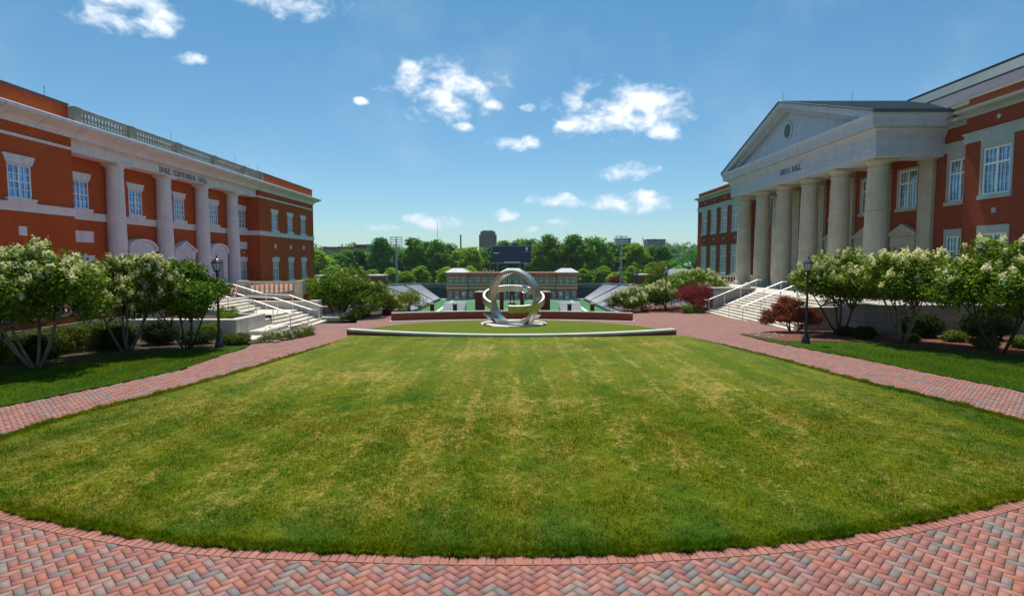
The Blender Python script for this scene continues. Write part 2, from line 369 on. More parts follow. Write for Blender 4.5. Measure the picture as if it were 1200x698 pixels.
# side frame: d = outward distance from a facade plane
class SF:
    def __init__(s,side,X): s.s=side; s.X=X
    def x(s,d): return s.X+s.s*d
    def bx(s,mb,d0,d1,y0,y1,z0,z1): return mb.box(s.x(d0),s.x(d1),y0,y1,z0,z1)
    def pr(s,mb,poly,y0,y1): return mb.prism([(s.x(d),z) for d,z in poly],'y',y0,y1)
    def fp(s,mb,poly,d0,d1): return mb.prism(poly,'x',s.x(d0),s.x(d1))   # poly in (y,z)
def facade(mb,sf,y0,y1,z0,z1,ops,dep=.18):
    ys=sorted({y0,y1}|{o[0] for o in ops}|{o[1] for o in ops}); zs=sorted({z0,z1}|{o[2] for o in ops}|{o[3] for o in ops})
    for a,b in zip(ys,ys[1:]):
        for c,d in zip(zs,zs[1:]):
            if any(o[0]<=a+1e-6 and b<=o[1]+1e-6 and o[2]<=c+1e-6 and d<=o[3]+1e-6 for o in ops): continue
            mb.add([(sf.X,a,c),(sf.X,b,c),(sf.X,b,d),(sf.X,a,d)],[(0,1,2,3)])
    xi=sf.x(-dep)
    for a,b,c,d in ops:
        for q in ([(sf.X,a,c),(xi,a,c),(xi,a,d),(sf.X,a,d)],[(sf.X,b,c),(xi,b,c),(xi,b,d),(sf.X,b,d)],[(sf.X,a,c),(xi,a,c),(xi,b,c),(sf.X,b,c)],[(sf.X,a,d),(xi,a,d),(xi,b,d),(sf.X,b,d)]):
            mb.add(q,[(0,1,2,3)])
exec_after=[]
def window_proto(side,w,h,cols,rows,trans=None,dbl=True,fr=.07,mat='white',glass='glassL',name='window',dep=.10,mw=.03):
    """origin: centre bottom of the opening at the wall plane; returns (frame mesh, pane mesh)"""
    s=SF(side,0.); mb=MB(); a,b=-w/2,w/2; D0,D1=-dep,-dep+.09
    s.bx(mb,D0,D1,a,a+fr,0,h); s.bx(mb,D0,D1,b-fr,b,0,h); s.bx(mb,D0,D1,a+fr,b-fr,0,fr); s.bx(mb,D0,D1,a+fr,b-fr,h-fr,h)
    if dbl: s.bx(mb,D0,D1-.01,-fr*.6,fr*.6,fr,h-fr)
    if trans: s.bx(mb,D0,D1-.005,a+fr,b-fr,trans-fr*.5,trans+fr*.5)
    zs=[fr,h-fr] if not trans else [fr,trans,h-fr]
    k=0
    for i in range(1,cols):
        y=a+fr+(w-2*fr)*i/cols
        if dbl and abs(y)<.05: continue
        s.bx(mb,D0+.01,D1-.03,y-mw/2,y+mw/2,fr,h-fr)
    for (z0,z1),r in zip(zip(zs,zs[1:]),rows):
        for j in range(1,r):
            z=z0+(z1-z0)*j/r; s.bx(mb,D0+.01,D1-.033,a+fr,b-fr,z-mw/2,z+mw/2)
    me=bpy.data.meshes.new(name); me.from_pydata(mb.v,[],mb.f); me.materials.append(M[mat])
    p=MB(); s.bx(p,-dep-.03,-dep+.02,a,b,0,h); pm=bpy.data.meshes.new('pane'); pm.from_pydata(p.v,[],p.f); pm.materials.append(M[glass])
    return me,pm
def put_window(proto,parent,loc,name='window'):
    pl=wloc(parent); o=link(name,proto[0],None,parent,Vector(loc)-pl); link('pane',proto[1],None,o); return o

# ------------------------------------------------------------------ ground, lawn, paving
def catmull(P,k=8,closed=False):
    P=[np.array(p,float) for p in P]; out=[]; n=len(P)
    rng=range(n if closed else n-1)
    for i in rng:
        p0=P[(i-1)%n] if closed or i>0 else P[0]; p1=P[i]; p2=P[(i+1)%n]; p3=P[(i+2)%n] if closed or i<n-2 else P[-1]
        for j in range(k):
            t=j/k; out.append(tuple(.5*((2*p1)+(-p0+p2)*t+(2*p0-5*p1+4*p2-p3)*t*t+(-p0+3*p1-3*p2+p3)*t**3)))
    if not closed: out.append(tuple(P[-1]))
    return out
def inside(pts,poly):
    x,y=pts[:,0],pts[:,1]; r=np.zeros(len(pts),bool); n=len(poly); j=n-1
    for i in range(n):
        xi,yi=poly[i]; xj,yj=poly[j]
        c=((yi>y)!=(yj>y)); 
        if yi!=yj: r^= c&(x<(xj-xi)*(y-yi)/(yj-yi)+xi)
        j=i
    return r
def gz(Y): return -0.026*np.maximum(0,Y-20)
SIDE_L=[(-7.9,27.35),(-7.85,26.2),(-8.05,22),(-8.42,18.5),(-9.1,15.15),(-9.75,13),(-10.05,11.2),(-9.75,9.9),(-8.9,8.75),(-7.21,7.77),(-4.24,6.83),(-1.9,6.57),(0,6.5),(1.9,6.6),(4.36,7.03),(7.57,8.18),(9.7,9.3),(10.8,10.6),(11.05,12.07),(10.7,14),(10.02,16.5),(9.4,20.8),(8.95,24.5),(8.4,27.35)]
EDGE=catmull(SIDE_L,8)
def arc(x0,x1,yc,ye,n=24):
    xm=(x0+x1)/2; hw=(x1-x0)/2; return [(x0+(x1-x0)*i/n,yc+(ye-yc)*(((x0+(x1-x0)*i/n)-xm)/hw)**2) for i in range(n+1)]
WALL1=arc(-8.2,8.15,26.9,27.95)      # low curved white-capped wall
LAWN=EDGE+[(x,y+.12) for x,y in WALL1][::-1]
WALL2=arc(-7.7,7.7,37.9,36.3)         # brick seat wall beyond
DISC=[(x*.985,y+.2) for x,y in WALL1]+catmull([(8.15,27.9),(8.2,29.5),(7.85,31.5),(6.3,34.2),(3.5,36.2),(0,36.9),(-3.5,36.2),(-6.3,34.2),(-7.8,31.5),(-8.1,29.5),(-8.0,27.9)],6)
def sheet(name,poly,dz,mat,step=.6,zf=None,skirt=.12):
    """triangulated sheet following the ground, with a small skirt"""
    import bmesh
    bm=bmesh.new(); vs=[bm.verts.new((x,y,0)) for x,y in poly]; f=bm.faces.new(vs)
    bmesh.ops.triangulate(bm,faces=[f])
    ymin=min(p[1] for p in poly); ymax=max(p[1] for p in poly)
    y=math.floor(ymin)+2
    while y<ymax:
        bmesh.ops.bisect_plane(bm,geom=bm.verts[:]+bm.edges[:]+bm.faces[:],plane_co=(0,y,0),plane_no=(0,1,0)); y+=2
    ed=[e for e in bm.edges if len(e.link_faces)==1]
    zf=zf or g
    for v in bm.verts: v.co.z=zf(v.co.y)+dz
    r=bmesh.ops.extrude_edge_only(bm,edges=ed)
    for v in r['geom']:
        if isinstance(v,bmesh.types.BMVert): v.co.z-=skirt
    bmesh.ops.recalc_face_normals(bm,faces=bm.faces[:])
    me=bpy.data.meshes.new(name); bm.to_mesh(me); bm.free()
    o=link(name,me,mat); 
    if sum(p.normal.z*p.area for p in me.polygons)<0: me.flip_normals()
    return tag(o,kind='structure')
# far terrain
def ground():
    xs=np.unique(np.concatenate([np.linspace(-1500,1500,17),np.linspace(-300,300,31)])); ys=np.unique(np.concatenate([np.array(TY,float),np.linspace(-380,1500,16),np.arange(0,250,12.)]))
    V=np.array([(x,y,np.interp(y,TY,TZ)-.16) for y in ys for x in xs]); nx=len(xs)
    F=[(j*nx+i,j*nx+i+1,(j+1)*nx+i+1,(j+1)*nx+i) for j in range(len(ys)-1) for i in range(nx-1)]
    tag(link('ground',fastmesh('ground',V,F),M['turf']),kind='structure')
ground()
PAVE=[(-30,-6),(30,-6),(30,6),(18.5,8),(15.8,10.5),(13.9,13.8),(12.9,17.5),(12.1,21),(11.5,24.6),(11.35,28.3),(13.6,29.6),(15.3,30.2),(15.3,44.5),(13.3,46.0),(-11.5,46),(-11.9,40),(-10.4,38),(-9.6,35),(-11.9,34.5),(-12.4,30),(-12.2,29.2),(-9.75,28.3),(-10.1,26),(-11.2,24.2),(-10.85,22.9),(-10.55,18),(-11.2,15.8),(-12.17,13.28),(-14,10.2),(-18.5,7.5),(-30,5)]
sheet('paving_bed',PAVE,.0,'sand',skirt=.1)
def herringbone():
    L=.200; w=.100; gap=.0045
    ext=34; n=int(ext/w)
    i=np.arange(-n,n); X,Y=np.meshgrid(i,i); X=X.ravel(); Y=Y.ravel(); k=(X-Y)%4
    H=k==0; Vv=k==3
    cx=np.concatenate([X[H]+1.,X[Vv]+.5])*w; cy=np.concatenate([Y[H]+.5,Y[Vv]+1.])*w
    hx=np.concatenate([np.full(H.sum(),w-gap/1),np.full(Vv.sum(),w/2-gap/1)]); hy=np.concatenate([np.full(H.sum(),w/2-gap),np.full(Vv.sum(),w-gap)])
    c=math.cos(math.pi/4); s=c; oy=22.
    wx=cx*c-cy*s; wy=cx*s+cy*c+oy
    P=np.stack([wx,wy],1)
    m=inside(P,[p for p in PAVE])&(wy>2.2)&(np.abs(wx)<17)
    inl=inside(P,[(x*.975,(y-17)*.975+17) for x,y in LAWN])|inside(P,[(x*.96,y) for x,y in DISC])
    m&=~inl
    cx,cy,hx,hy=cx[m],cy[m],hx[m],hy[m]; N=len(cx)
    rs=np.random.RandomState(3); dz=rs.uniform(-.0012,.0012,N)+.012; tl=rs.uniform(-.006,.006,(N,2))
    V=np.zeros((N,8,3),np.float32); b=.002
    for q,(sx,sy) in enumerate(((-1,-1),(1,-1),(1,1),(-1,1))):
        for lev in (0,1):
            e=b if lev else 0.
            lx=sx*(hx-e); ly=sy*(hy-e); x=cx+lx; y=cy+ly
            X2=x*c-y*s; Y2=x*s+y*c+oy
            V[:,q+4*lev,0]=X2; V[:,q+4*lev,1]=Y2; V[:,q+4*lev,2]=gz(Y2)+dz+(0 if lev else -.010)+(lx*tl[:,0]+ly*tl[:,1])*(1)
    F=np.array([(4,5,6,7),(0,1,5,4),(1,2,6,5),(2,3,7,6),(3,0,4,7)])
    FF=(F[None]+8*np.arange(N)[:,None,None]).reshape(-1,4)
    o=link('paving',fastmesh('paving',V.reshape(-1,3),FF),M['paver']); tag(o,kind='structure')
herringbone()
def soldier():
    pts=[np.array(p) for p in EDGE]; seg=[]
    # walk along the edge by arc length
    d=[0]; 
    for a,b in zip(pts,pts[1:]): d.append(d[-1]+np.linalg.norm(b-a))
    tot=d[-1]; n=int(tot/.108); d=np.array(d); P=np.array(pts)
    s=np.linspace(0,tot,n+1); X=np.interp(s,d,P[:,0]); Y=np.interp(s,d,P[:,1])
    mb=MB()
    for i in range(n):
        a=np.array((X[i],Y[i])); b=np.array((X[i+1],Y[i+1])); t=(b-a)/np.linalg.norm(b-a); nn=np.array((t[1],-t[0]))  # outwards
        gp=t*.0035; q=[a+gp-nn*.10,b-gp-nn*.10,b-gp+nn*.205,a+gp+nn*.205]
        top=[]; bot=[]
        for j,p in enumerate(q):
            inn=(-gp if j in (1,2) else gp)
            top.append((p[0]+inn[0],p[1]+inn[1],g(p[1])+.020)); bot.append((p[0],p[1],g(p[1])-.0))
        mb.add(bot+top,[(4,5,6,7),(0,1,5,4),(1,2,6,5),(2,3,7,6),(3,0,4,7)])
    o=mb.ob('paving_edge',M['ledge']); tag(o,kind='structure')
    for p in o.data.polygons: pass
soldier()
lawn=sheet('lawn',LAWN,.03,'lawn'); disc=sheet('lawn_disc',DISC,.04,'turf2')
BEDL=[(-10.6,17.9),(-11.25,15.8),(-12.2,13.28),(-14.05,10.2),(-18.6,7.5),(-30,5),(-30,34),(-12.3,34),(-12.3,29.3),(-9.8,28.2),(-10.15,26),(-11.25,24.2),(-10.9,22.9)]
sheet('verge_grass_west',BEDL,.035,'turf')
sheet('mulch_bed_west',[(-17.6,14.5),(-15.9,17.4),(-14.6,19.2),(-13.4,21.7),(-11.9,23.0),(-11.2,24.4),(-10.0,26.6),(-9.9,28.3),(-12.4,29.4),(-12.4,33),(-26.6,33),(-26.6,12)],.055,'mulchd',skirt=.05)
BEDR=[(12.9,17.5),(13.95,13.8),(15.85,10.5),(18.6,8),(30,6),(30,30),(15.4,30.1),(13.6,29.55),(11.4,28.25),(11.55,24.6),(12.15,21)]
sheet('verge_grass_east',BEDR,.035,'turf')
sheet('mulch_bed_east',[(19.6,19.6),(18.6,20.7),(16.9,22.6),(15.3,24.8),(13.6,25.2),(12.2,24.95),(11.7,26.2),(11.5,28.2),(13.6,29.5),(15.3,30.5),(17.4,30.5),(25.4,28),(25.4,16)],.055,'mulch',skirt=.05)
sheet('mulch_bed_plaza_east',[(15.2,44.4),(13.2,44.2),(10.5,45.4),(9.0,46.0),(9.0,50),(15,56),(26,56),(26,46)],.05,'mulch',skirt=.05)
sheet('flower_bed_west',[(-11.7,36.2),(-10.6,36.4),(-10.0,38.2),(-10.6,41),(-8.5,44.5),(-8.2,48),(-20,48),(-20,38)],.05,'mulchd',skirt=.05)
def grass_blades():
    rs=np.random.RandomState(11)
    def emit(px,py,hgt,wd,seed):
        N=len(px); rr=np.random.RandomState(seed); a=rr.uniform(0,2*math.pi,N); lean=rr.normal(0,.5,(N,2))*hgt[:,None]
        z=gz(py)+.028
        V=np.zeros((N,3,3),np.float32); dx=np.cos(a)*wd/2; dy=np.sin(a)*wd/2
        V[:,0]=np.stack([px-dx,py-dy,z],1); V[:,1]=np.stack([px+dx,py+dy,z],1); V[:,2]=np.stack([px+lean[:,0],py+lean[:,1],z+hgt],1)
        return V.reshape(-1,3)
    poly=[(x,y) for x,y in LAWN]
    N=620000; px=rs.uniform(-10.2,11.2,N); py=6.4+ (rs.uniform(0,1,N)**1.7)*13.; keep=inside(np.stack([px,py],1),poly)&(np.abs(px)<py*.95+1)&(rs.uniform(0,1,N)<np.clip((19.-py)/7.,0,1))
    px,py=px[keep],py[keep]; n=len(px); h=rs.uniform(.018,.042,n)*np.clip((20.5-py)/9,.15,1)*(1.+.45*np.sin(px*2.3+np.sin(py*1.7)*2)*np.sin(py*3.1+np.cos(px*1.3)*2)+.3*np.sin(px*9.)*np.sin(py*11.)); w=.007+.0009*(py-6.4)
    V=[emit(px,py,h,w,5)]
    # shaggy tufts overhanging the kerb course
    E=np.array(EDGE); d=np.concatenate([[0],np.cumsum(np.linalg.norm(np.diff(E,axis=0),axis=1))]); tot=d[-1]
    n2=150000; s=rs.uniform(0,tot,n2); x=np.interp(s,d,E[:,0]); y=np.interp(s,d,E[:,1]); tx=np.interp(s+.05,d,E[:,0])-x; ty=np.interp(s+.05,d,E[:,1])-y; L=np.maximum(np.hypot(tx,ty),1e-6)
    off=-np.abs(rs.normal(0,.09,n2))+.012*np.sin(s*7)+.012*np.sin(s*17.3)+.02; x2=x+ty/L*off; y2=y-tx/L*off
    k=rs.uniform(0,1,n2)<np.clip((27.5-y2)/10.,0,1)*(y2<27.2); cl=(.55+.45*np.sin(s*9.+2*np.sin(s*2.3))*np.sin(s*23.+1.))[k]; cl2=(.6+.4*np.sin(s*4.1+np.sin(s*13.)))[k]
    nx_=ty[k]/L[k]; ny_=-tx[k]/L[k]; psh=.045*cl*(off[k]>-.05)
    V.append(emit(x2[k]+nx_*psh,y2[k]+ny_*psh,rs.uniform(.02,.10,k.sum())*(.45+1.1*cl*cl2)*np.clip((30-y2[k])/14.,.3,1),np.full(k.sum(),.010),6))
    for bed,k2 in ((BEDL,41),(BEDR,42)):
        r4=np.random.RandomState(k2); xs=r4.uniform(10.3,19,260000)*(-1 if bed is BEDL else 1); ys=r4.uniform(9,30,260000)
        kk=inside(np.stack([xs,ys],1),bed)&(np.abs(xs)<ys*.95+1); mm=(np.abs(xs)-10.3-.35*np.maximum(0,20-ys))<6; kk&=mm&(r4.uniform(0,1,len(xs))<np.clip((27.-ys)/9.,0,1)); xs,ys=xs[kk],ys[kk]
        V.append(emit(xs,ys,r4.uniform(.02,.06,len(xs)),np.full(len(xs),.016),k2))
    V=np.concatenate(V); F=np.arange(len(V)).reshape(-1,3)
    o=link('grass',fastmesh('grass',V,F),M['blade']); tag(o,'short patchy lawn grass with straw coloured dry blades','grass',kind='stuff')
grass_blades()

# ------------------------------------------------------------------ plants
def diamonds(C,size,rs,nrm=None,asp=.5,jit=.3):
    N=len(C); n=rs.normal(0,1,(N,3)) if nrm is None else nrm+rs.normal(0,jit,(N,3))
    n/=np.linalg.norm(n,axis=1)[:,None]+1e-9
    t=rs.normal(0,1,(N,3)); t-=n*(t*n).sum(1)[:,None]; t/=np.linalg.norm(t,axis=1)[:,None]+1e-9; b=np.cross(n,t)
    s=size*rs.uniform(.7,1.3,N)[:,None]
    V=np.stack([C-t*s,C+b*s*asp,C+t*s,C-b*s*asp],1).reshape(-1,3)
    return V
def crown_points(rs,blobs,ntw,shell=.55):
    vol=np.array([b[3]*b[4]*b[5] for b in blobs])**.75; vol/=vol.sum(); k=rs.choice(len(blobs),ntw,p=vol); B=np.array(blobs,float)[k]
    d=rs.normal(0,1,(ntw,3)); d/=np.linalg.norm(d,axis=1)[:,None]; r=rs.uniform(shell**3,1.08,ntw)**(1/3.)
    r*=1+.18*np.sin(d[:,0]*5+B[:,0]*3)*np.sin(d[:,1]*6)*np.cos(d[:,2]*5)
    return B[:,:3]+d*r[:,None]*B[:,3:],d
def leafmesh(name,rs,blobs,ntw,per,sp,size,shell=.55,flat=.5,asp=.5):
    P,d=crown_points(rs,blobs,ntw,shell); C=np.repeat(P,per,0)+rs.normal(0,sp,(ntw*per,3))*np.array([1,1,.7]); n=np.repeat(d,per,0)*.6+np.array([0,0,flat])
    V=diamonds(C,size,rs,n,asp,.55); return fastmesh(name,V,np.arange(len(V)).reshape(-1,4)),P,d
def petals(name,rs,P,d,ncl,per,size,h,zmin=None,toward=None):
    sc=d[:,2]+rs.uniform(-.45,.45,len(P))
    idx=np.argsort(-sc)[:ncl*2]; idx=rs.choice(idx,ncl,replace=False)
    C=P[idx]+d[idx]*.1+np.array([0,0,.06]); q=rs.normal(0,1,(ncl*per,3))*np.array([.35,.35,.55])*h; C=np.repeat(C,per,0)+q
    V=diamonds(C,size,rs,None,.8); return fastmesh(name,V,np.arange(len(V)).reshape(-1,4))
def stems(rs,blobs,base,n,r0,fork=.45,spread=.12):
    mb=MB()
    for i in range(n):
        a=2*math.pi*i/n+rs.uniform(-.3,.3); s=Vector((base[0]+math.cos(a)*spread*.6,base[1]+math.sin(a)*spread*.6,base[2]-.1))
        tgt=[Vector(blobs[j][:3]) for j in rs.choice(len(blobs),2,replace=False)]
        ang=Vector((math.cos(a),math.sin(a),0)); tg=min([Vector(b[:3]) for b in blobs],key=lambda p:-(p-s).normalized().dot((ang*.8+Vector((0,0,1))).normalized())+rs.uniform(0,.12))
        mid=s.lerp(tg,fork)+Vector((rs.uniform(-.08,.08),rs.uniform(-.08,.08),0)); mid.z=s.z+(tg.z-s.z)*fork*1.15
        mb.tube([s,s.lerp(mid,.5)+ang*.04,mid,mid.lerp(tg,.5)+Vector((0,0,.05)),tg],[r0,r0*.85,r0*.7,r0*.45,r0*.2],7)
        for t2 in tgt:
            q=mid.lerp(t2,.5)+Vector((rs.uniform(-.1,.1),rs.uniform(-.1,.1),.1)); mb.tube([mid,q,t2],[r0*.55,r0*.38,r0*.15],6)
            t3=Vector(blobs[rs.randint(len(blobs))][:3]); mb.tube([q,q.lerp(t3,.6)],[r0*.35,r0*.12],5)
    return mb
def dome(rs,R_,z0,z1,n=14,br=.36,oy=1.):
    bl=[(0,0,z0+(z1-z0)*.5,R_*.55,R_*.55*oy,(z1-z0)*.36)]
    for i in range(n):
        a=i*2.399+rs.uniform(-.3,.3); f=math.sqrt((i+.5)/n)*.82; r=R_*f; hz=z0+(z1-z0)*(.80-.62*f*f+rs.uniform(-.12,.1)); b=R_*br*rs.uniform(.75,1.15)
        bl.append((r*math.cos(a),r*math.sin(a)*oy,hz,b,b,min(b*.72,(z1-z0)*.3)))
    return bl
def make_tree(name,loc,blobs,seed,leaf,ntw,per,sp,size,label,cat,group=None,blossom=0,nst=5,r0=.05,bark='bark',bpe=40,bs=.040,bh=.125,shell=.5,crown='crown',trunk='trunk',bpart='blossoms',asp=.5,bmat='blossom'):
    rs=np.random.RandomState(seed); e=empty(name,loc,label,cat,group)
    me,P,d=leafmesh(crown,rs,blobs,ntw,per,sp,size,shell,asp=asp); link(crown,me,M[leaf],e)
    if blossom: link(bpart,petals(bpart,rs,P,d,blossom,bpe,bs,bh),M[bmat],e)
    if nst:
        o=stems(rs,blobs,(0,0,0),nst,r0).ob(trunk,M[bark],None); o.parent=e
        for p in o.data.polygons: p.use_smooth=True
    return e
def shift(bl,dx,dy=0): return [(b[0]+dx,b[1]+dy)+tuple(b[2:]) for b in bl]
MG='flowering crape myrtles beside the halls'
def myrtles():
    r=np.random.RandomState
    make_tree('crape_myrtle',(-15.4,18.2,0),shift(dome(r(1),2.35,.95,4.1,18),-.25),1,'myrtle',1500,20,.135,.070,'large white-blossomed crape myrtle at the left edge, widest crown in front of the left hall','tree',MG,blossom=360,nst=6,r0=.055)
    make_tree('crape_myrtle',(-14.85,21.7,-.04),shift(dome(r(2),1.9,.95,4.0,15),.35),2,'myrtle',1000,20,.135,.070,'crape myrtle covered in dense cream blossom, second tree from the left edge','tree',MG,blossom=520,nst=5,r0=.05)
    make_tree('crape_myrtle',(-12.9,22.4,-.06),shift(dome(r(3),1.6,.9,3.55,13),.05),3,'green',900,21,.125,.066,'plain green crape myrtle without blossom, behind the left black lamp post','tree',MG,nst=5,r0=.045,bark='barkd')
    make_tree('crape_myrtle',(-12.3,40.2,-.55),shift(dome(r(4),2.75,.1,3.4,20),.7),4,'green',1700,16,.16,.08,'low wide olive green tree at the corner past the left steps','tree',MG,blossom=25,nst=4,r0=.07,bark='barkd')
    make_tree('crape_myrtle',(16.24,27.9,-.2),shift(dome(r(5),2.4,1.2,4.1,17),.0),5,'myrtle',1200,20,.135,.070,'white-blossomed crape myrtle behind the right black lamp post','tree',MG,blossom=240,nst=5,r0=.05,bark='barkd')
    make_tree('crape_myrtle',(16.9,24.4,-.11),shift(dome(r(6),2.2,1.3,4.2,16),.15),6,'myrtle',1150,20,.135,.070,'crape myrtle in the middle of the three right trees, bare forked stems below','tree',MG,blossom=200,nst=5,r0=.05,bark='bark')
    make_tree('crape_myrtle',(18.4,21.2,-.03),shift(dome(r(7),2.6,1.1,4.15,20),.1),7,'myrtle',1500,20,.135,.070,'crape myrtle nearest the right edge with yellow-green crown in front of brick','tree',MG,blossom=170,nst=4,r0=.055,bark='barkd')
    g2='white flowering shrubs past the right steps'
    make_tree('flowering_shrub',(9.35,45.9,-.72),dome(r(8),1.6,.05,1.8,12),8,'green',900,14,.12,.06,'low white-flowered shrub just past the right end of the brick wall','shrub',g2,blossom=100,nst=3,r0=.03,bark='barkd',crown='foliage',trunk='stem')
    make_tree('flowering_shrub',(12.2,47.9,-.8),dome(r(9),1.95,.1,2.5,13),9,'green',1100,14,.13,.065,'mid-height white-flowered shrub behind the plaza lamp post right of the lawn','shrub',g2,blossom=120,nst=3,r0=.03,bark='barkd',crown='foliage',trunk='stem')
    make_tree('flowering_shrub',(16.2,50.4,-.9),dome(r(10),2.9,.2,3.6,18),10,'green',1900,14,.15,.075,'largest white-flowered shrub, rising behind the dark red maple','shrub',g2,blossom=210,nst=4,r0=.04,bark='barkd',crown='foliage',trunk='stem')
    make_tree('young_tree',(15.2,60,-1.8),[(0,0,3.4,1.1,1.1,1.5),(.3,.2,4.4,.7,.7,.8),(-.4,0,2.4,1.2,1.2,.9),(.6,0,2.6,.9,.9,.9)],21,'lime',500,12,.15,.085,'slim yellow-green young tree before the small brick building on the right','tree',nst=3,r0=.05,bark='barkd')
    make_tree('japanese_maple',(14.55,29.35,-.24),[(-0.473, 0.0, 1.333, 0.473, 0.516, 0.189), (0.086, 0.172, 1.505, 0.516, 0.516, 0.172), (-0.989, 0.086, 0.989, 0.473, 0.516, 0.172), (0.645, 0.0, 1.075, 0.516, 0.516, 0.189), (-0.516, -0.43, 0.817, 0.602, 0.43, 0.155), (1.075, 0.0, 0.688, 0.43, 0.43, 0.172), (-0.086, -0.344, 1.032, 0.688, 0.43, 0.189), (-1.29, 0.0, 0.645, 0.344, 0.43, 0.129), (0.43, -0.43, 0.688, 0.516, 0.344, 0.146), (-0.258, 0.258, 1.72, 0.301, 0.258, 0.12)],22,'maple2',900,20,.10,.055,'copper red laceleaf maple in front of the right stone steps','tree','red japanese maples',nst=3,r0=.05,bark='barkd',asp=.35)
    make_tree('japanese_maple',(15.0,45.9,-.7),dome(r(12),2.1,.1,2.5,16),23,'maple',1000,15,.1,.05,'dark purple-red maple at the far foot of the right steps','tree','red japanese maples',nst=3,r0=.05,bark='barkd',asp=.35)
    g3='flowering bushes past the left corner tree'
    make_tree('leafy_bush',(-9.4,42.6,-.6),dome(r(13),1.35,.05,1.8,9),13,'olive',420,13,.12,.06,'olive bush with pale flowers at the left end of the brick wall','bush',g3,blossom=40,nst=3,r0=.03,bark='barkd',crown='foliage',trunk='stem')
    make_tree('leafy_bush',(-9.0,47.6,-.8),dome(r(14),1.9,.05,1.7,10),14,'lime',480,13,.12,.06,'lower yellow-green bush in front of the left grandstand','bush',g3,nst=3,r0=.03,bark='barkd',crown='foliage',trunk='stem')
    make_tree('leafy_bush',(-14.9,43.5,-.7),dome(r(15),1.6,.4,3.3,10),15,'lime',420,13,.14,.07,'tall lime green bush beside the far corner of the left hall','bush',g3,nst=3,r0=.03,bark='barkd',crown='foliage',trunk='stem')
myrtles()
def shrub(loc,rx,ry,h,mat,seed,label,n=260,name='round_shrub',group=None,size=.035,cat='shrub',per=14,sp=.05):
    rs=np.random.RandomState(seed); bl=[(0,0,h*.48,rx*.93,ry*.93,h*.5)]
    me,P,d=leafmesh('foliage',rs,bl,n,per,sp,size,.6); e=empty(name,loc,label,cat,group); link('foliage',me,M[mat],e)
    mb=MB(); 
    for i in range(5):
        a=i*1.256; mb.tube([(0,0,-.05),(math.cos(a)*rx*.3,math.sin(a)*ry*.3,h*.3),(math.cos(a)*rx*.6,math.sin(a)*ry*.6,h*.7)],[.02,.015,.008],5)
    o=mb.ob('stem',M['barkd'],None); o.parent=e; return e
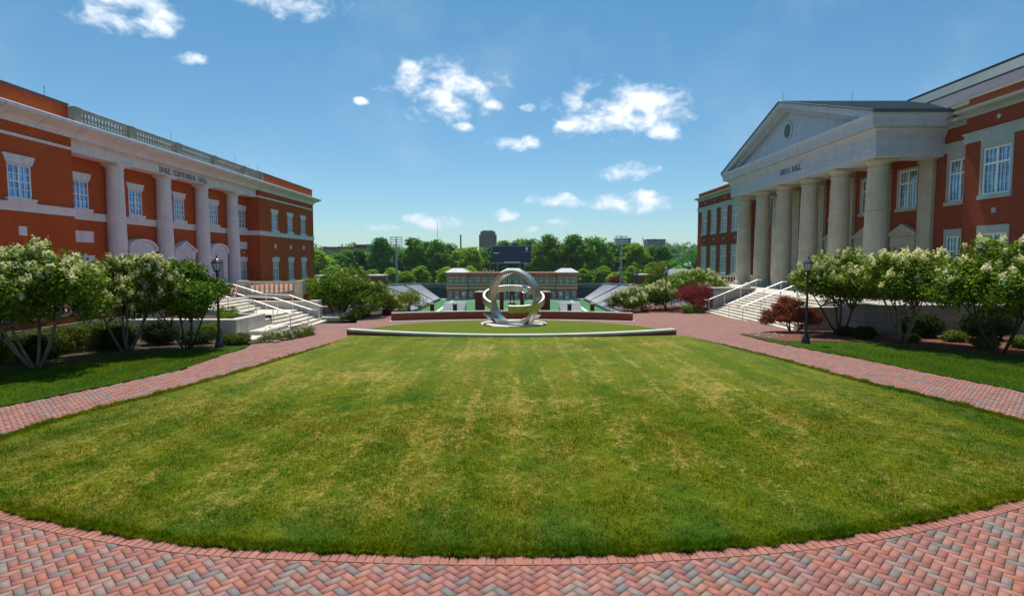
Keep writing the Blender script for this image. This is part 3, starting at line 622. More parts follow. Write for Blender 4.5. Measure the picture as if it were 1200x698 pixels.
def shrubs():
    G='clipped round shrubs in the beds'
    for i,(x,y,rx,ry,h,m,lab) in enumerate([
      (-13.55,24.2,.75,.7,.62,'yew','clipped dark green shrub left of the left lamp post base'),
      (-11.75,24.0,.58,.55,.5,'hedge','clipped shrub right of the left lamp post, in front of the concrete cheek wall'),
      (-14.9,23.9,.75,.7,1.1,'yew','tall dark round shrub between the second and third left trees'),
      (-15.9,22.6,.7,.7,.9,'yew','dark shrub just behind the stems of the blossom-covered left tree'),
      (-13.9,25.9,.5,.5,.75,'lime','small yellow-topped shrub behind the third left tree'),
      (-16.6,19.8,.7,.6,.85,'yew','dark shrub right behind the stems of the leftmost tree'),
      (-17.9,17.9,.8,.7,.85,'yew','dark shrub at the far left edge beside the leftmost tree'),
      (19.55,24.9,.5,.5,.48,'hedge','yellow-green round shrub on the mulch between the middle and nearest right trees'),
      (18.9,22.5,.45,.45,.5,'hedge','small round shrub behind the stem of the tree nearest the right edge'),
      (20.6,22.6,.55,.5,.55,'hedge','round shrub at the right edge of the photo on red mulch'),
      (17.6,24.9,.35,.35,.35,'hedge','smallest pale shrub on mulch right of the middle right tree stems'),
      (16.1,27.2,.5,.4,.45,'yew','dark boxy shrub beside the stem of the tree behind the right lamp'),
      (16.2,25.9,.5,.4,.6,'yew','dark shrub left of the middle right tree before the stone wall'),
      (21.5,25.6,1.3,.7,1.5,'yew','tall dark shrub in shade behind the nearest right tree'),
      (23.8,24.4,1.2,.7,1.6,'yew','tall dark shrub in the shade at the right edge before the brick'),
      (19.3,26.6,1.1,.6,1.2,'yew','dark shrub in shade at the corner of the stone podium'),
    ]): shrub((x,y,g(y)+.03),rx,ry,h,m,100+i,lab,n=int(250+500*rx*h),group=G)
    # long hedge along the left podium
    rs=np.random.RandomState(77); bl=[]
    for k in range(26):
        y=12.5+k*.45; x=-19.0+(y-12.5)*.22+rs.uniform(-.1,.1); bl.append((x+17,y-18,.5+rs.uniform(-.05,.05),.75,.5,.5))
    e=empty('hedge',(-17,18,0),'long yellow-topped hedge below the sloping white balustrade on the left','hedge')
    me,P,d=leafmesh('foliage',rs,bl,4200,14,.06,.038,.7); link('foliage',me,M['hedge'],e)
    for b in bl[::2]: mb=MB(); mb.tube([(b[0],b[1],-.05),(b[0]+.1,b[1]+.1,.35),(b[0]+.15,b[1],.7)],[.025,.018,.008],5); o=mb.ob('stem',M['barkd'],None); o.parent=e
    # low flower borders
    for nm,pts,lab in (('flower_border',[(-10.9,25.3),(-10.6,26),(-10.4,26.8),(-10.2,27.6),(-10.3,28.3)],'low purple and white flower border below the left steps'),
                       ('flower_border',[(-11.2,37.2),(-10.8,38.2),(-10.9,39.2),(-11.1,40.4),(-10.8,41.5)],'pink and white flower border at the far foot of the left steps')):
        rs=np.random.RandomState(len(lab)); bl=[(x,y,g(y)+.2,.38,.5,.24) for x,y in pts]; c=pts[2]
        bl=[(b[0]-c[0],b[1]-c[1],b[2]-g(c[1]),b[3],b[4],b[5]) for b in bl]
        e=empty(nm,(c[0],c[1],g(c[1])),lab,'flowers','flower borders by the left steps')
        me,P,d=leafmesh('foliage',rs,bl,420,12,.07,.035,.5); link('foliage',me,M['myrtle'],e)
        link('blossoms',petals('blossoms',rs,P,d,90,9,.03,.1),M['flower'],e)
    for i,(x,y,s,m,lab) in enumerate([(-9.3,41.9,.35,'maple','small red-leaved plant at the left corner of the plaza'),(10.6,44.9,.4,'maple2','small red plant at the foot of the shrubs right of the lawn'),(13.6,43.9,.5,'green','bright green plant below the purple maple'),(14.6,44.4,.5,'lime','yellow-green clump at the first right step'),(-10.4,37.4,.45,'lime','tan ornamental grass clump at the left corner bed')]):
        shrub((x,y,g(y)+.03),s,s*.9,s*1.3,m,300+i,lab,n=120,name='bedding_plant',group='small bedding plants',cat='plant')
    for i,(x,y,s,m,lab) in enumerate([(-13.7,27.2,.45,'olive','low olive plant at the corner of the left concrete planter'),(-14.4,28.6,.6,'lime','pinkish green plant inside the left concrete planter nearest the steps'),(-15.8,27.8,.7,'hedge','taller plant inside the left concrete planter behind the plain green tree')]):
        shrub((x,y,.55),s,s*.9,s*1.1,m,320+i,lab,n=160,name='bedding_plant',group='small bedding plants',cat='plant')
    # cobbles by the beds
    rs=np.random.RandomState(5); mb=MB()
    def stones(x0,x1,y0,y1,n):
        for i in range(n):
            x=rs.uniform(x0,x1); y=rs.uniform(y0,y1); r=rs.uniform(.03,.09); z=g(y)+.05; a=rs.uniform(0,3)
            mb.lathe([(r*.7,-.02),(r,r*.25),(r*.75,r*.6),(r*.2,r*.75)],(x,y,z),6)
    stones(-11.0,-10.3,24.7,26.3,70); stones(11.7,13.3,26.4,28.4,50); stones(-10.9,-10.3,26.3,28,40)
    tag(mb.ob('cobbles',M['rock']),'loose pale cobbles scattered along the bed edges','stones',kind='stuff')
shrubs()

# ------------------------------------------------------------------ lettering
GL={ # strokes on a unit-height cell: ('v',x,y0,y1) thick stem with serifs, ('h',x0,x1,y) thin bar, ('d',x0,y0,x1,y1,w) diagonal, ('a',cx,cy,rx,ry,a0,a1)
'D':(.75,[('v',.12,0,1),('h',.12,.35,1),('h',.12,.35,0),('a',.33,.5,.34,.47,-90,90)]),
'U':(.75,[('v',.14,.3,1),('t',.6,.3,1),('a',.37,.3,.23,.27,180,360)]),
'K':(.75,[('v',.12,0,1),('d',.16,.42,.62,.97,.06),('d',.28,.55,.66,.03,.13)]),
'E':(.65,[('v',.12,0,1),('h',.12,.56,.97),('h',.12,.46,.5),('h',.12,.58,.03),('t',.56,.8,.97),('t',.58,.03,.22)]),
'C':(.75,[('a',.42,.5,.34,.47,45,315),('t',.66,.72,.95)]),
'G':(.8,[('a',.42,.5,.34,.47,45,315),('t',.66,.72,.95),('v',.64,.05,.42)]),
'N':(.8,[('t',.12,0,1),('d',.12,1,.64,0,.14),('t',.66,0,1)]),
'T':(.7,[('v',.34,0,1),('h',.04,.64,.97),('t',.05,.78,.97),('t',.63,.78,.97)]),
'I':(.36,[('v',.17,0,1)]),
'A':(.75,[('d',.06,0,.36,1,.06),('d',.36,1,.66,0,.14),('h',.16,.54,.34)]),
'L':(.62,[('v',.12,0,1),('h',.12,.56,.03),('t',.56,.03,.24)]),
'H':(.82,[('v',.14,0,1),('v',.66,0,1),('h',.14,.66,.5)]),
'R':(.75,[('v',.12,0,1),('h',.12,.35,.97),('h',.12,.35,.5),('a',.34,.735,.24,.235,-90,90),('d',.32,.5,.66,.02,.13)]),
' ':(.45,[])}
def letters(text,sf,y0,y1,z0,h,d0,d1,parent,name='lettering'):
    """y0 = start (left as read), y1 = end"""
    tot=sum(GL[c][0]+.09 for c in text)-.09; k=(y1-y0)/tot; mb=MB(); cur=0.; W=.15
    for ch in text:
        w,st=GL[ch]
        def q(pts): sf.fp(mb,[(y0+(cur+a)*k,z0+b*h) for a,b in pts],d0,d1)
        for s in st:
            if s[0] in 'vt':
                t=W/2 if s[0]=='v' else .035; q([(s[1]-t,s[2]),(s[1]+t,s[2]),(s[1]+t,s[3]),(s[1]-t,s[3])])
                for e in (s[2],s[3]):
                    if s[0]=='v' and e in (0,1): q([(s[1]-.13,e-(.05 if e else 0)),(s[1]+.13,e-(.05 if e else 0)),(s[1]+.13,e+(0 if e else .05)),(s[1]-.13,e+(0 if e else .05))])
            elif s[0]=='h': q([(s[1],s[3]-.03),(s[2],s[3]-.03),(s[2],s[3]+.03),(s[1],s[3]+.03)])
            elif s[0]=='d': q([(s[1]-s[5]/2,s[2]),(s[1]+s[5]/2,s[2]),(s[3]+s[5]/2,s[4]),(s[3]-s[5]/2,s[4])])
            elif s[0]=='a':
                n=10; 
                for i in range(n):
                    a=R(s[5]+(s[6]-s[5])*i/n); b=R(s[5]+(s[6]-s[5])*(i+1)/n)
                    def p(t,f): ww=(.03+.09*abs(math.cos(t))); return (s[1]+(s[3]-(ww if f else 0))*math.cos(t),s[2]+(s[4]-(.06 if f else 0))*math.sin(t))
                    q([p(a,0),p(b,0),p(b,1),p(a,1)])
        cur+=w+.09
    return mb.ob(name,M['letter'],parent)

CORN=lambda z0,z1,out,inn=-.25:[(inn,z0),(.10,z0),(.10,z0+(z1-z0)*.18),(.16,z0+(z1-z0)*.22),(.22,z0+(z1-z0)*.34),(out*.45,z0+(z1-z0)*.46),(out*.72,z0+(z1-z0)*.58),(out*.84,z0+(z1-z0)*.66),(out*.90,z0+(z1-z0)*.67),(out*.90,z0+(z1-z0)*.72),(out,z0+(z1-z0)*.73),(out,z1-.03),(out-.04,z1),(inn,z1)]
def column(mb,c,z0,z1,r0,r1,n=28):
    h=z1-z0; pl=r0*1.28
    mb.box(c[0]-pl,c[0]+pl,c[1]-pl,c[1]+pl,z0,z0+.18)
    ent=[(r0*1.22,.18),(r0*1.25,.24),(r0*1.22,.31),(r0*1.05,.34),(r0*1.04,.4),(r0,.44)]
    for i in range(1,13):
        t=i/12.; z=.44+(h-.44-.62)*t; r=r0-(r0-r1)*(t**1.6); 
        if i in (4,8): ent+=[(r,z-.022),(r-.03,z-.014),(r-.03,z+.014),(r,z+.022)]
        else: ent.append((r,z))
    zt=h-.62
    ent+=[(r1*1.08,zt+.02),(r1*1.10,zt+.06),(r1*1.02,zt+.09),(r1*1.0,zt+.28),(r1*1.06,zt+.3),(r1*1.22,zt+.42),(r1*1.26,zt+.46)]
    mb.lathe([(r,z) for r,z in ent],(c[0],c[1],z0),n)
    a=r1*1.34; mb.box(c[0]-a,c[0]+a,c[1]-a,c[1]+a,z0+zt+.46,z1)
def baluster_run(mb,axis,fix,a,b,z0,z1,th=.16,sp=.26,pier=None):
    """balustrade between a and b along axis ('y' at X=fix, or 'x' at Y=fix)"""
    def bx(p0,p1,t0,t1,q0,q1):
        if axis=='y': mb.box(fix+t0,fix+t1,p0,p1,q0,q1)
        else: mb.box(p0,p1,fix+t0,fix+t1,q0,q1)
    h=z1-z0; bx(a,b,-th,th,z0,z0+h*.14); bx(a,b,-th-.03,th+.03,z1-h*.16,z1)
    n=max(1,int((b-a)/sp))
    for i in range(n):
        p=a+(b-a)*(i+.5)/n; c=(fix,p,z0+h*.14) if axis=='y' else (p,fix,z0+h*.14); H_=h*.70
        mb.lathe([(.06,0),(.085,.02*H_),(.045,.12*H_),(.095,.35*H_),(.05,.75*H_),(.08,.9*H_),(.08,H_)],c,8)
# ------------------------------------------------------------------ left hall
def left_hall():
    H=empty('brick_hall',(-34,47,-.2),'red brick hall on the left with tall pale columns, balustrade roofline and dark lettering','building')
    FP=SF(1,-26.7); FR=SF(1,-28.05); FE=SF(1,-27.0)
    NW=[22.4,26.75,31.12]; FW=[64.25,68.7,72.95]; MW=[37.2,42.65,48.2,53.75,59.3]; CY=[39.9,45.42,50.94,56.46]
    w=1.5
    # walls (near block, recessed centre, far block), each with real openings
    for nm,y0,y1,sf,ops in (('wall',18.6,34.9,FP,[(c-w/2,c+w/2,6.86,8.66) for c in NW]+[(c-w/2,c+w/2,1.2,3.32) for c in NW]),
                         ('wall',60.4,76.75,FP,[(c-w/2,c+w/2,6.86,8.66) for c in FW]+[(c-w/2,c+w/2,1.25,3.32) for c in FW]),
                         ('wall',34.9,60.4,FR,[(c-w/2,c+w/2,6.86,8.66) for c in MW]+[(c-w/2,c+w/2,1.15,3.3) for c in (MW[0],MW[4])]+[(c-.8,c+.8,1.12,3.55) for c in MW[1:4]])):
        mb=MB(); facade(mb,sf,y0,y1,-1.9,11.7,ops); X=sf.X; B=-52
        mb.add([(X,y0,-1.9),(B,y0,-1.9),(B,y0,11.7),(X,y0,11.7)],[(0,1,2,3)]); mb.add([(X,y1,-1.9),(B,y1,-1.9),(B,y1,11.7),(X,y1,11.7)],[(0,1,2,3)])
        mb.add([(X,y0,11.69),(B,y0,11.69),(B,y1,11.69),(X,y1,11.69)],[(0,1,2,3)]); mb.add([(B,y0,-1.9),(B,y1,-1.9),(B,y1,11.7),(B,y0,11.7)],[(0,1,2,3)])
        mb.ob(nm,M['brickL'],H)
    # parapets of the two end blocks
    for y0,y1 in ((18.6,34.9),(60.4,76.75)):
        mb=MB(); mb.ring(-52,-26.76,y0+.06,y1-.06,[(0,11.6),(0,12.80),(-.3,12.80),(-.3,11.6)]); p=mb.ob('parapet',M['brickL'],H)
        c=MB(); c.ring(-52,-26.76,y0+.06,y1-.06,[(-.33,12.80),(.05,12.80),(.05,12.9),(-.33,12.9)]); c.ob('coping',M['coping'],p)
        m=MB(); m.ring(-52,-26.7,y0,y1,[(-.05,10.14),(.05,10.14),(.07,10.30),(-.05,10.30)]); m.ob('string_course',M['stoneL'],H)
        m=MB(); m.ring(-52,-26.7,y0,y1,[(-.05,6.16),(.06,6.16),(.06,6.50),(.11,6.56),(.11,6.64),(-.05,6.64)]); m.ob('belt_course',M['stoneL'],H)
        m=MB(); m.ring(-52,-26.7,y0,y1,[(-.05,-1.9),(.09,-1.9),(.09,.45),(.04,.55),(-.05,.55)]); m.ob('water_table',M['stoneL'],H)
    m=MB(); FR.bx(m,0,.06,34.92,60.38,6.14,6.5); FR.bx(m,0,.11,34.92,60.38,6.5,6.64); m.ob('belt_course',M['stoneL'],H)
    # entablature over the colonnade
    m=MB(); FE.bx(m,-1.04,0,34.93,60.37,10.13,10.74); FE.bx(m,-1.04,.03,34.93,60.37,10.74,10.9)
    y=36.6
    e=m.ob('entablature',M['stoneL'],H)
    k=37.1
    while k<60: jm=MB(); FE.bx(jm,-.2,.0035,k-.010,k+.010,10.15,10.73); jm.ob('joint',M['block'],e); k+=2.76
    pf=CORN(10.88,11.72,.85,-1.3); n=len(pf); m=MB(); V=[]
    for X,Y,dx,dy in ((-52,18.6,0,-1),(-26.7,18.6,1,-1),(-26.7,76.75,1,1),(-52,76.75,0,1)): V+=[(X+dx*d,Y+dy*d,z) for d,z in pf]
    m.add(V,[(c*n+i,(c+1)*n+i,(c+1)*n+(i+1)%n,c*n+(i+1)%n) for c in range(3) for i in range(n)]); m.ob('cornice',M['stoneL'],H)
    k=21.3
    while k<76: jm=MB(); jm.prism([(-26.7+d+.004,z) for d,z in CORN(10.885,11.70,.85,-.1)],'y',k-.012,k+.012); jm.ob('joint',M['block'],e); k+=2.76
    letters('DUKE CENTENNIAL HALL',FE,44.0,50.75,10.24,.42,.003,.03,e)
    # balustrade
    m=MB(); piers=[34.98]+CY+[60.3]
    for p in piers: m.box(-26.66,-26.22,p-.28,p+.28,11.71,12.72)
    for a,b in zip(piers,piers[1:]): m.box(-26.62,-26.26,a+.28,b-.28,11.71,11.86); baluster_run(m,'y',-26.44,a+.28,b-.28,11.86,12.70,.13,.29)
    m.ob('balustrade',M['stoneW'],H)
    for y in CY:
        m=MB(); column(m,(-27.62,y),1.1,10.13,.62,.53); m.ob('column',M['stoneL'],H,smooth=True)
    # windows
    up=window_proto(1,w,1.8,4,[2,2],.9,mw=.036); lo=window_proto(1,w,2.1,4,[2,4],1.4,mw=.036)
    def lintel(sf,y,z,parent,key=False):
        m=MB(); sf.fp(m,[(y-w/2-.05,z),(y+w/2+.05,z),(y+w/2+.27,z+.5),(y-w/2-.27,z+.5)],-.02,.06)
        if key: sf.fp(m,[(y-.12,z-.03),(y+.12,z-.03),(y+.2,z+.62),(y-.2,z+.62)],0,.12)
        return m.ob('lintel',M['stoneL'],parent)
    def sill(sf,y,z,parent):
        m=MB(); sf.bx(m,-.16,.15,y-w/2-.2,y+w/2+.2,z-.12,z+.001); sf.bx(m,0,.125,y-w/2-.16,y+w/2+.16,z-.22,z-.12); return m.ob('sill',M['stoneL'],parent)
    for ys,sf in ((NW,FP),(FW,FP),(MW,FR)):
        for c in ys:
            o=put_window(up,H,(sf.X,c,6.86)); lintel(sf,c,8.68,o); sill(sf,c,6.86,o)
    for ys,sf in ((NW,FP),(FW,FP),([MW[0],MW[4]],FR)):
        for c in ys:
            o=put_window(lo,H,(sf.X,c,1.22)); lintel(sf,c,3.33,o,True); sill(sf,c,1.22,o)
    # stone plaques
    for c in NW+FW:
        m=MB(); FP.bx(m,-.01,.05,c-.25,c+.25,4.85,5.35); m.ob('plaque',M['stoneL'],H)
    for c in (MW[0],MW[4]):
        m=MB(); FR.bx(m,-.01,.04,c-1.0,c+1.0,4.68,5.42); FR.bx(m,.04,.06,c-.92,c+.92,4.75,5.35); m.ob('plaque',M['stoneL'],H)
    m=MB(); FR.bx(m,0,.2,MW[4]-.2,MW[4]+.2,4.25,4.38); m.ob('wall_lamp',M['cream'],H)
    # three doorways: arched, triangular, arched pediments
    for i,c in enumerate(MW[1:4]):
        D=MB(); FR.bx(D,-.02,.42,c-1.5,c-.95,1.12,3.95); FR.bx(D,-.02,.42,c+.95,c+1.5,1.12,3.95)
        FR.bx(D,-.02,.40,c-.95,c-.8,1.12,3.55); FR.bx(D,-.02,.40,c+.8,c+.95,1.12,3.55); FR.bx(D,-.02,.38,c-.95,c+.95,3.55,3.95)
        FR.bx(D,-.02,.46,c-1.52,c+1.52,3.95,4.22); FR.bx(D,-.02,.55,c-1.68,c+1.68,4.22,4.36)
        ds=D.ob('door_surround',M['stoneL'],H); Pm=MB()
        if i!=1:
            a=[(c+1.66*math.cos(R(t)),4.36+.74*math.sin(R(t))) for t in range(0,181,12)]; b=[(c+1.45*math.cos(R(t)),4.36+.56*math.sin(R(t))) for t in range(180,-1,-12)]
            for j in range(15): FR.fp(Pm,[a[j],a[j+1],b[14-j],b[15-j]],-.02,.55)
            FR.fp(Pm,[(c+1.46*math.cos(R(t)),4.361+.57*math.sin(R(t))) for t in range(0,181,12)],-.02,.40)
        else:
            FR.fp(Pm,[(c-1.68,4.36),(c-1.4,4.36),(c,4.98),(c,5.14)],-.02,.55); FR.fp(Pm,[(c+1.68,4.36),(c,5.14),(c,4.98),(c+1.4,4.36)],-.02,.55)
            FR.fp(Pm,[(c-1.4,4.361),(c+1.4,4.361),(c,4.985)],-.02,.40)
        Pm.ob('pediment',M['stoneL'],ds)
        pr=window_proto(1,1.6,2.4,4,[3,5],1.85,name='door',glass='glassD'); put_window(pr,H,(-28.05,c,1.13),'door')
    # lightning rods on the roof
    for y in (33.4,45.6,56.0,60.9):
        m=MB(); m.tube([(-26.95,y,12.8),(-26.95,y,13.55)],.018,5); m.ob('lightning_rod',M['mast'],H)
    # raised terrace in front of the hall with balustrade and brick base
    m=MB(); m.box(-28.05,-17.6,31.2,60.2,-1.9,1.06); m.box(-28.05,-19.2,18.5,31.2,-1.9,1.06); tb=m.ob('terrace',M['brickL'],H)
    m=MB(); m.box(-28.0,-17.62,31.25,60.15,1.06,1.1); m.box(-28.0,-19.25,18.5,31.25,1.06,1.1); m.ob('terrace_floor',M['ledge'],tb)
    m=MB(); m.box(-19.2,-19.05,18.5,31.0,.42,.78); m.box(-19.2,-19.08,18.5,31.0,-.5,-.1)
    baluster_run(m,'y',-19.32,18.6,31.0,1.1,1.95,.14,.32)
    for y in (18.6,22.7,26.8,30.9): m.box(-19.6,-19.04,y-.25,y+.25,1.1,2.05)
    m.ob('terrace_balustrade',M['stoneR'],tb)
left_hall()

def handrail(p0,p1,posts,label,group,ext=.35,h=.92,mid=None):
    """p0 bottom, p1 top of the stair slope (points on the nosing line)"""
    p0=Vector(p0); p1=Vector(p1); e=empty('handrail',p0,label,'handrail',group)
    d=Vector(((p1-p0).x,(p1-p0).y,0)).normalized(); mb=MB(); up=Vector((0,0,h))
    pts=[p0-d*ext+up,p0+up]+([Vector(q)+up for q in mid] if mid else [])+[p1+up,p1+d*ext+up]; mb.tube(pts,.03,8); mb.ob('rail',M['rail'],e)
    mb2=MB()
    ch=[p0]+([Vector(q) for q in mid] if mid else [])+[p1]
    for t in posts:
        s=t*(len(ch)-1); i=min(int(s),len(ch)-2); q=ch[i].lerp(ch[i+1],s-i); m=MB(); m.tube([q-Vector((0,0,.1)),q+up],.026,8); m.ob('post',M['rail'],e)
    return e
def left_steps():
    S=empty('stone_staircase',(-14.5,33,-.4),'pale stone steps with a mid landing leading up to the left hall','steps')
    zb=-.42; n1=6; n2=5; z_mid=.40; F=1.1
    m=MB(); x=-11.95; 
    for i in range(n1):       # lower flight, slightly bowed treads
        zt=zb+(z_mid-zb)*(i+1)/n1; xa=x-i*.36; k=8; y0,y1=30.0-.0,36.0
        poly=[(-17.5,y0)]+[(xa+.22*(1-((2*j/k)-1)**2)-.55*(.5-j/k)*.6,y0+(y1-y0)*j/k) for j in range(k+1)]+[(-17.5,y1)]
        m.prism(poly,'z',-.95 if i==0 else zt-.16,zt)
        pr=[(px+.03,py) for px,py in poly[1:-1]]
    m.ob('lower_flight',M['step'],S)
    m=MB()
    for i in range(n2): 
        zt=z_mid+(F-z_mid)*(i+1)/n2; m.bbox(-15.9-i*.36,-17.8,31.2,37.2,(z_mid if i==0 else zt-.17),zt-.002*(i==n2-1),.015)
    m.ob('upper_flight',M['step'],S)
    m=MB(); m.box(-17.7,-14.05,31.2,37.4,-.9,z_mid+.004); m.box(-15.9,-13.6,30,31.2,-.9,z_mid+.002); m.ob('landing',M['step'],S)
    # near cheek walls: tall block and two stepped ledges
    m=MB(); m.bbox(-17.9,-12.75,26.1,26.5,-.9,.78,.03); m.bbox(-13.15,-12.751,26.5,29.2,-.9,.778,.03); m.box(-17.9,-14.2,30.75,31.18,-.9,.80); m.box(-14.6,-14.2,29.2,30.75,-.9,.79); m.box(-14.2,-12.76,28.85,29.2,-.9,.775); m.ob('cheek_wall',M['conc'],S)
    m=MB(); m.box(-17.9,-13.1,26.45,30.8,-.9,.55); m.ob('planter_soil',M['mulchd'],S)
    m=MB(); m.bbox(-14.2,-12.9,29.2,30.2,-.9,.42,.02); m.ob('cheek_ledge',M['conc'],S)
    m=MB(); m.bbox(-12.9,-11.9,27.2,30.0,-.9,.10,.02); m.ob('cheek_ledge',M['conc'],S)
    m=MB(); m.bbox(-12.75,-11.75,25.6,30.0,-.6,g(27)+.09,.02); m.ob('kerb_slab',M['step'],S); m=MB(); m.bbox(-12.9,-11.2,36.62,40.2,-.9,-.18,.02); m.ob('kerb_slab',M['step'],S)
    # far cheek wall
    m=MB(); m.box(-17.5,-12.9,36.05,36.5,-.9,.78); m.box(-17.5,-12.85,36.0,36.56,.78,.9); m.box(-12.9,-12.3,35.98,36.6,-.9,.95); m.ob('cheek_wall',M['conc'],S)
    m=MB(); m.box(-20,-13.9,37.5,38.6,-.9,1.25); b=m.ob('planter_wall',M['brickL'],S)
    m=MB(); m.box(-20,-13.82,37.42,37.5,1.0,1.3)
    baluster_run(m,'x',37.75,-17.6,-14.4,1.25,2.1,.13,.3); m.box(-14.4,-13.85,37.45,38.05,1.25,2.16); m.box(-18.2,-17.6,37.45,38.05,1.25,2.16); m.ob('planter_balustrade',M['stoneR'],b)
    m=MB(); m.box(-26,-13.2,39.4,39.8,-.9,.1); m.box(-26,-13.1,39.3,39.9,.1,.32); m.box(-26,-12.3,40.6,41,-.9,-.2); m.box(-26,-12.2,40.5,41.1,-.2,0); m.ob('garden_ledge',M['conc'],S)
    G='white steel handrails on the left steps'
    zl=z_mid
    def nos(x):  # nosing height over x
        return zb+(z_mid-zb)*min(1,max(0,(-11.9-x)/2.1)) if x>-14.1 else z_mid+(F-z_mid)*min(1,max(0,(-15.6-x)/1.9))
    handrail((-11.95,30.7,zb+.1),(-14.0,30.7,z_mid),[.05,.5,.95],'near white handrail on the lower flight of the left steps',G)
    handrail((-11.75,33.2,zb+.1),(-17.6,33.2,F),[.03,.3,.62,.97],'long middle white handrail over both flights of the left steps',G,mid=[(-14.0,33.2,z_mid),(-15.7,33.2,z_mid+.1)])
    handrail((-11.95,35.6,zb+.1),(-17.6,35.6,F),[.03,.3,.62,.97],'far white handrail on the left steps with a level middle stretch',G,mid=[(-14.0,35.6,z_mid),(-15.7,35.6,z_mid+.1)])
    handrail((-15.7,31.5,z_mid+.1),(-17.6,31.5,F),[.05,.5,.95],'near white handrail on the upper flight of the left steps',G)
left_steps()

# ------------------------------------------------------------------ right hall
def right_hall():
    H=empty('columned_hall',(34,47,-.2),'red brick hall on the right with six-column portico, triangular pediment and metal roof','building')
    FP=SF(-1,25.5); FR=SF(-1,26.5); FE=SF(-1,22.3); B=54
    NW=[17.0,20.4,23.75,27.1,30.25]; FW=[65.2,68.65,72.1,75.6]; PW=[38.4,42.55,46.7,50.85,55.0]; RW=[33.95,59.5]; CYs=[36.5+4.13*k for k in range(6)]; w=1.75
    up=lambda c:(c-w/2,c+w/2,7.0,9.5); lo=lambda c:(c-w/2,c+w/2,1.95,4.95)
    for y0,y1,sf,cs in ((14.2,32.4,FP,NW),(62.0,78.4,FP,FW),(32.4,62.0,FR,PW+RW)):
        mb=MB(); ops=[up(c) for c in cs]
        if sf is FR: ops+= [lo(c) for c in RW]+[(c-w/2,c+w/2,1.12,4.4) for c in PW]
        else: ops+=[lo(c) for c in cs]
        facade(mb,sf,y0,y1,-2.2,11.85,ops); X=sf.X
        for yy in (y0,y1): mb.add([(X,yy,-2.2),(B,yy,-2.2),(B,yy,11.85),(X,yy,11.85)],[(0,1,2,3)])
        mb.add([(X,y0,11.85),(B,y0,11.85),(B,y1,11.85),(X,y1,11.85)],[(0,1,2,3)]); mb.ob('wall',M['brickR'],H)
    CR=[(-.2,11.40),(.06,11.40),(.06,11.56),(.10,11.57),(.10,11.68),(.36,11.70),(.38,11.74),(.44,11.76),(.44,11.88),(-.2,11.88)]
    for y0,y1,X in ((14.2,32.4,25.5),(62.0,78.4,25.5)):
        m=MB(); m.ring(X,B,y0,y1,CR); m.ob('cornice',M['trim'],H)
        m=MB(); m.ring(X,B,y0,y1,[(-.05,9.98),(.05,9.98),(.05,10.42),(.12,10.46),(.12,10.54),(-.05,10.54)]); m.ob('frieze_band',M['trim'],H)
        m=MB(); m.ring(X+.05,B,y0+.05,y1-.05,[(0,11.8),(0,12.45),(-.3,12.45),(-.3,11.8)]); p=m.ob('parapet',M['brickR'],H)
        m=MB(); m.ring(X+.05,B,y0+.05,y1-.05,[(-.33,12.45),(.04,12.45),(.04,12.53),(-.33,12.53)]); m.ob('coping',M['cream'],p)
        m=MB(); m.ring(X,B,y0,y1,[(-.05,-2.2),(.09,-2.2),(.09,.85),(.03,.98),(-.05,.98)]); m.ob('water_table',M['stoneR'],H)
    for a,b in ((32.42,35.28),(58.4,61.98)):
        m=MB(); FR.bx(m,0,.05,a,b,9.98,10.54); FR.bx(m,0,.08,a,b,11.40,11.68); FR.bx(m,0,.42,a,b,11.68,11.87); m.ob('frieze_band',M['trim'],H)
        m=MB(); FR.bx(m,-.25,.12,a,b,11.87,12.3); m.ob('parapet',M['brickR'],H)
    # windows
    U=window_proto(-1,w,2.5,6,[3,2],1.65,fr=.10,glass='glassR',mat='white',mw=.018); Lw=window_proto(-1,w,3.0,6,[4,2],2.1,fr=.10,glass='glassR',mw=.018)
    U2=window_proto(-1,w,2.5,6,[3,2],1.65,fr=.10,glass='glassR2',mw=.018)
    DR=window_proto(-1,w,3.28,4,[4,2],2.35,fr=.12,glass='glassR',name='door')
    def surround(sf,c,z0,z1,parent,head,sillh=.22,t=.14):
        m=MB(); sf.bx(m,-.05,.05,c-w/2-t,c-w/2,z0,z1); sf.bx(m,-.05,.05,c+w/2,c+w/2+t,z0,z1); sf.bx(m,-.05,.055,c-w/2-t,c+w/2+t,z1,z1+head); sf.bx(m,-.05,.13,c-w/2-t-.05,c+w/2+t+.05,z0-sillh,z0)
        return m.ob('window_trim',M['trim'],parent)
    for cs,sf in ((NW,FP),(FW,FP),(RW,FR)):
        for c in cs:
            o=put_window(U2,H,(sf.X,c,7.0)); surround(sf,c,7.0,9.5,o,.478)
            o=put_window(Lw,H,(sf.X,c,1.95)); surround(sf,c,1.95,4.95,o,.42)
        if sf is FP:
            for c in cs:
                m=MB(); m.lathe([(.13,0),(.13,.03),(.1,.05)],(0,0,0),14); m.v=[(25.5-z,c+x,11.04+y) for x,y,z in m.v]; m.ob('roundel',M['trim'],H)
                m=MB(); FP.bx(m,-.01,.05,c-.13,c+.13,6.02,6.28); m.ob('plaque',M['trim'],H)
    for c in PW:
        o=put_window(U,H,(26.5,c,7.0)); surround(FR,c,7.0,9.5,o,.14)
        d=put_window(DR,H,(26.5,c,1.12),'door'); m=MB(); FR.bx(m,-.02,.2,c-w/2-.3,c-w/2,1.12,4.4); FR.bx(m,-.02,.2,c+w/2,c+w/2+.3,1.12,4.4); FR.bx(m,-.02,.24,c-w/2-.35,c+w/2+.35,4.4,5.15); FR.bx(m,-.02,.4,c-w/2-.5,c+w/2+.5,5.15,5.3)
        FR.fp(m,[(c-w/2-.5,5.3),(c+w/2+.5,5.3),(c,5.95)],-.02,.34); m.ob('door_surround',M['stoneR'],d)
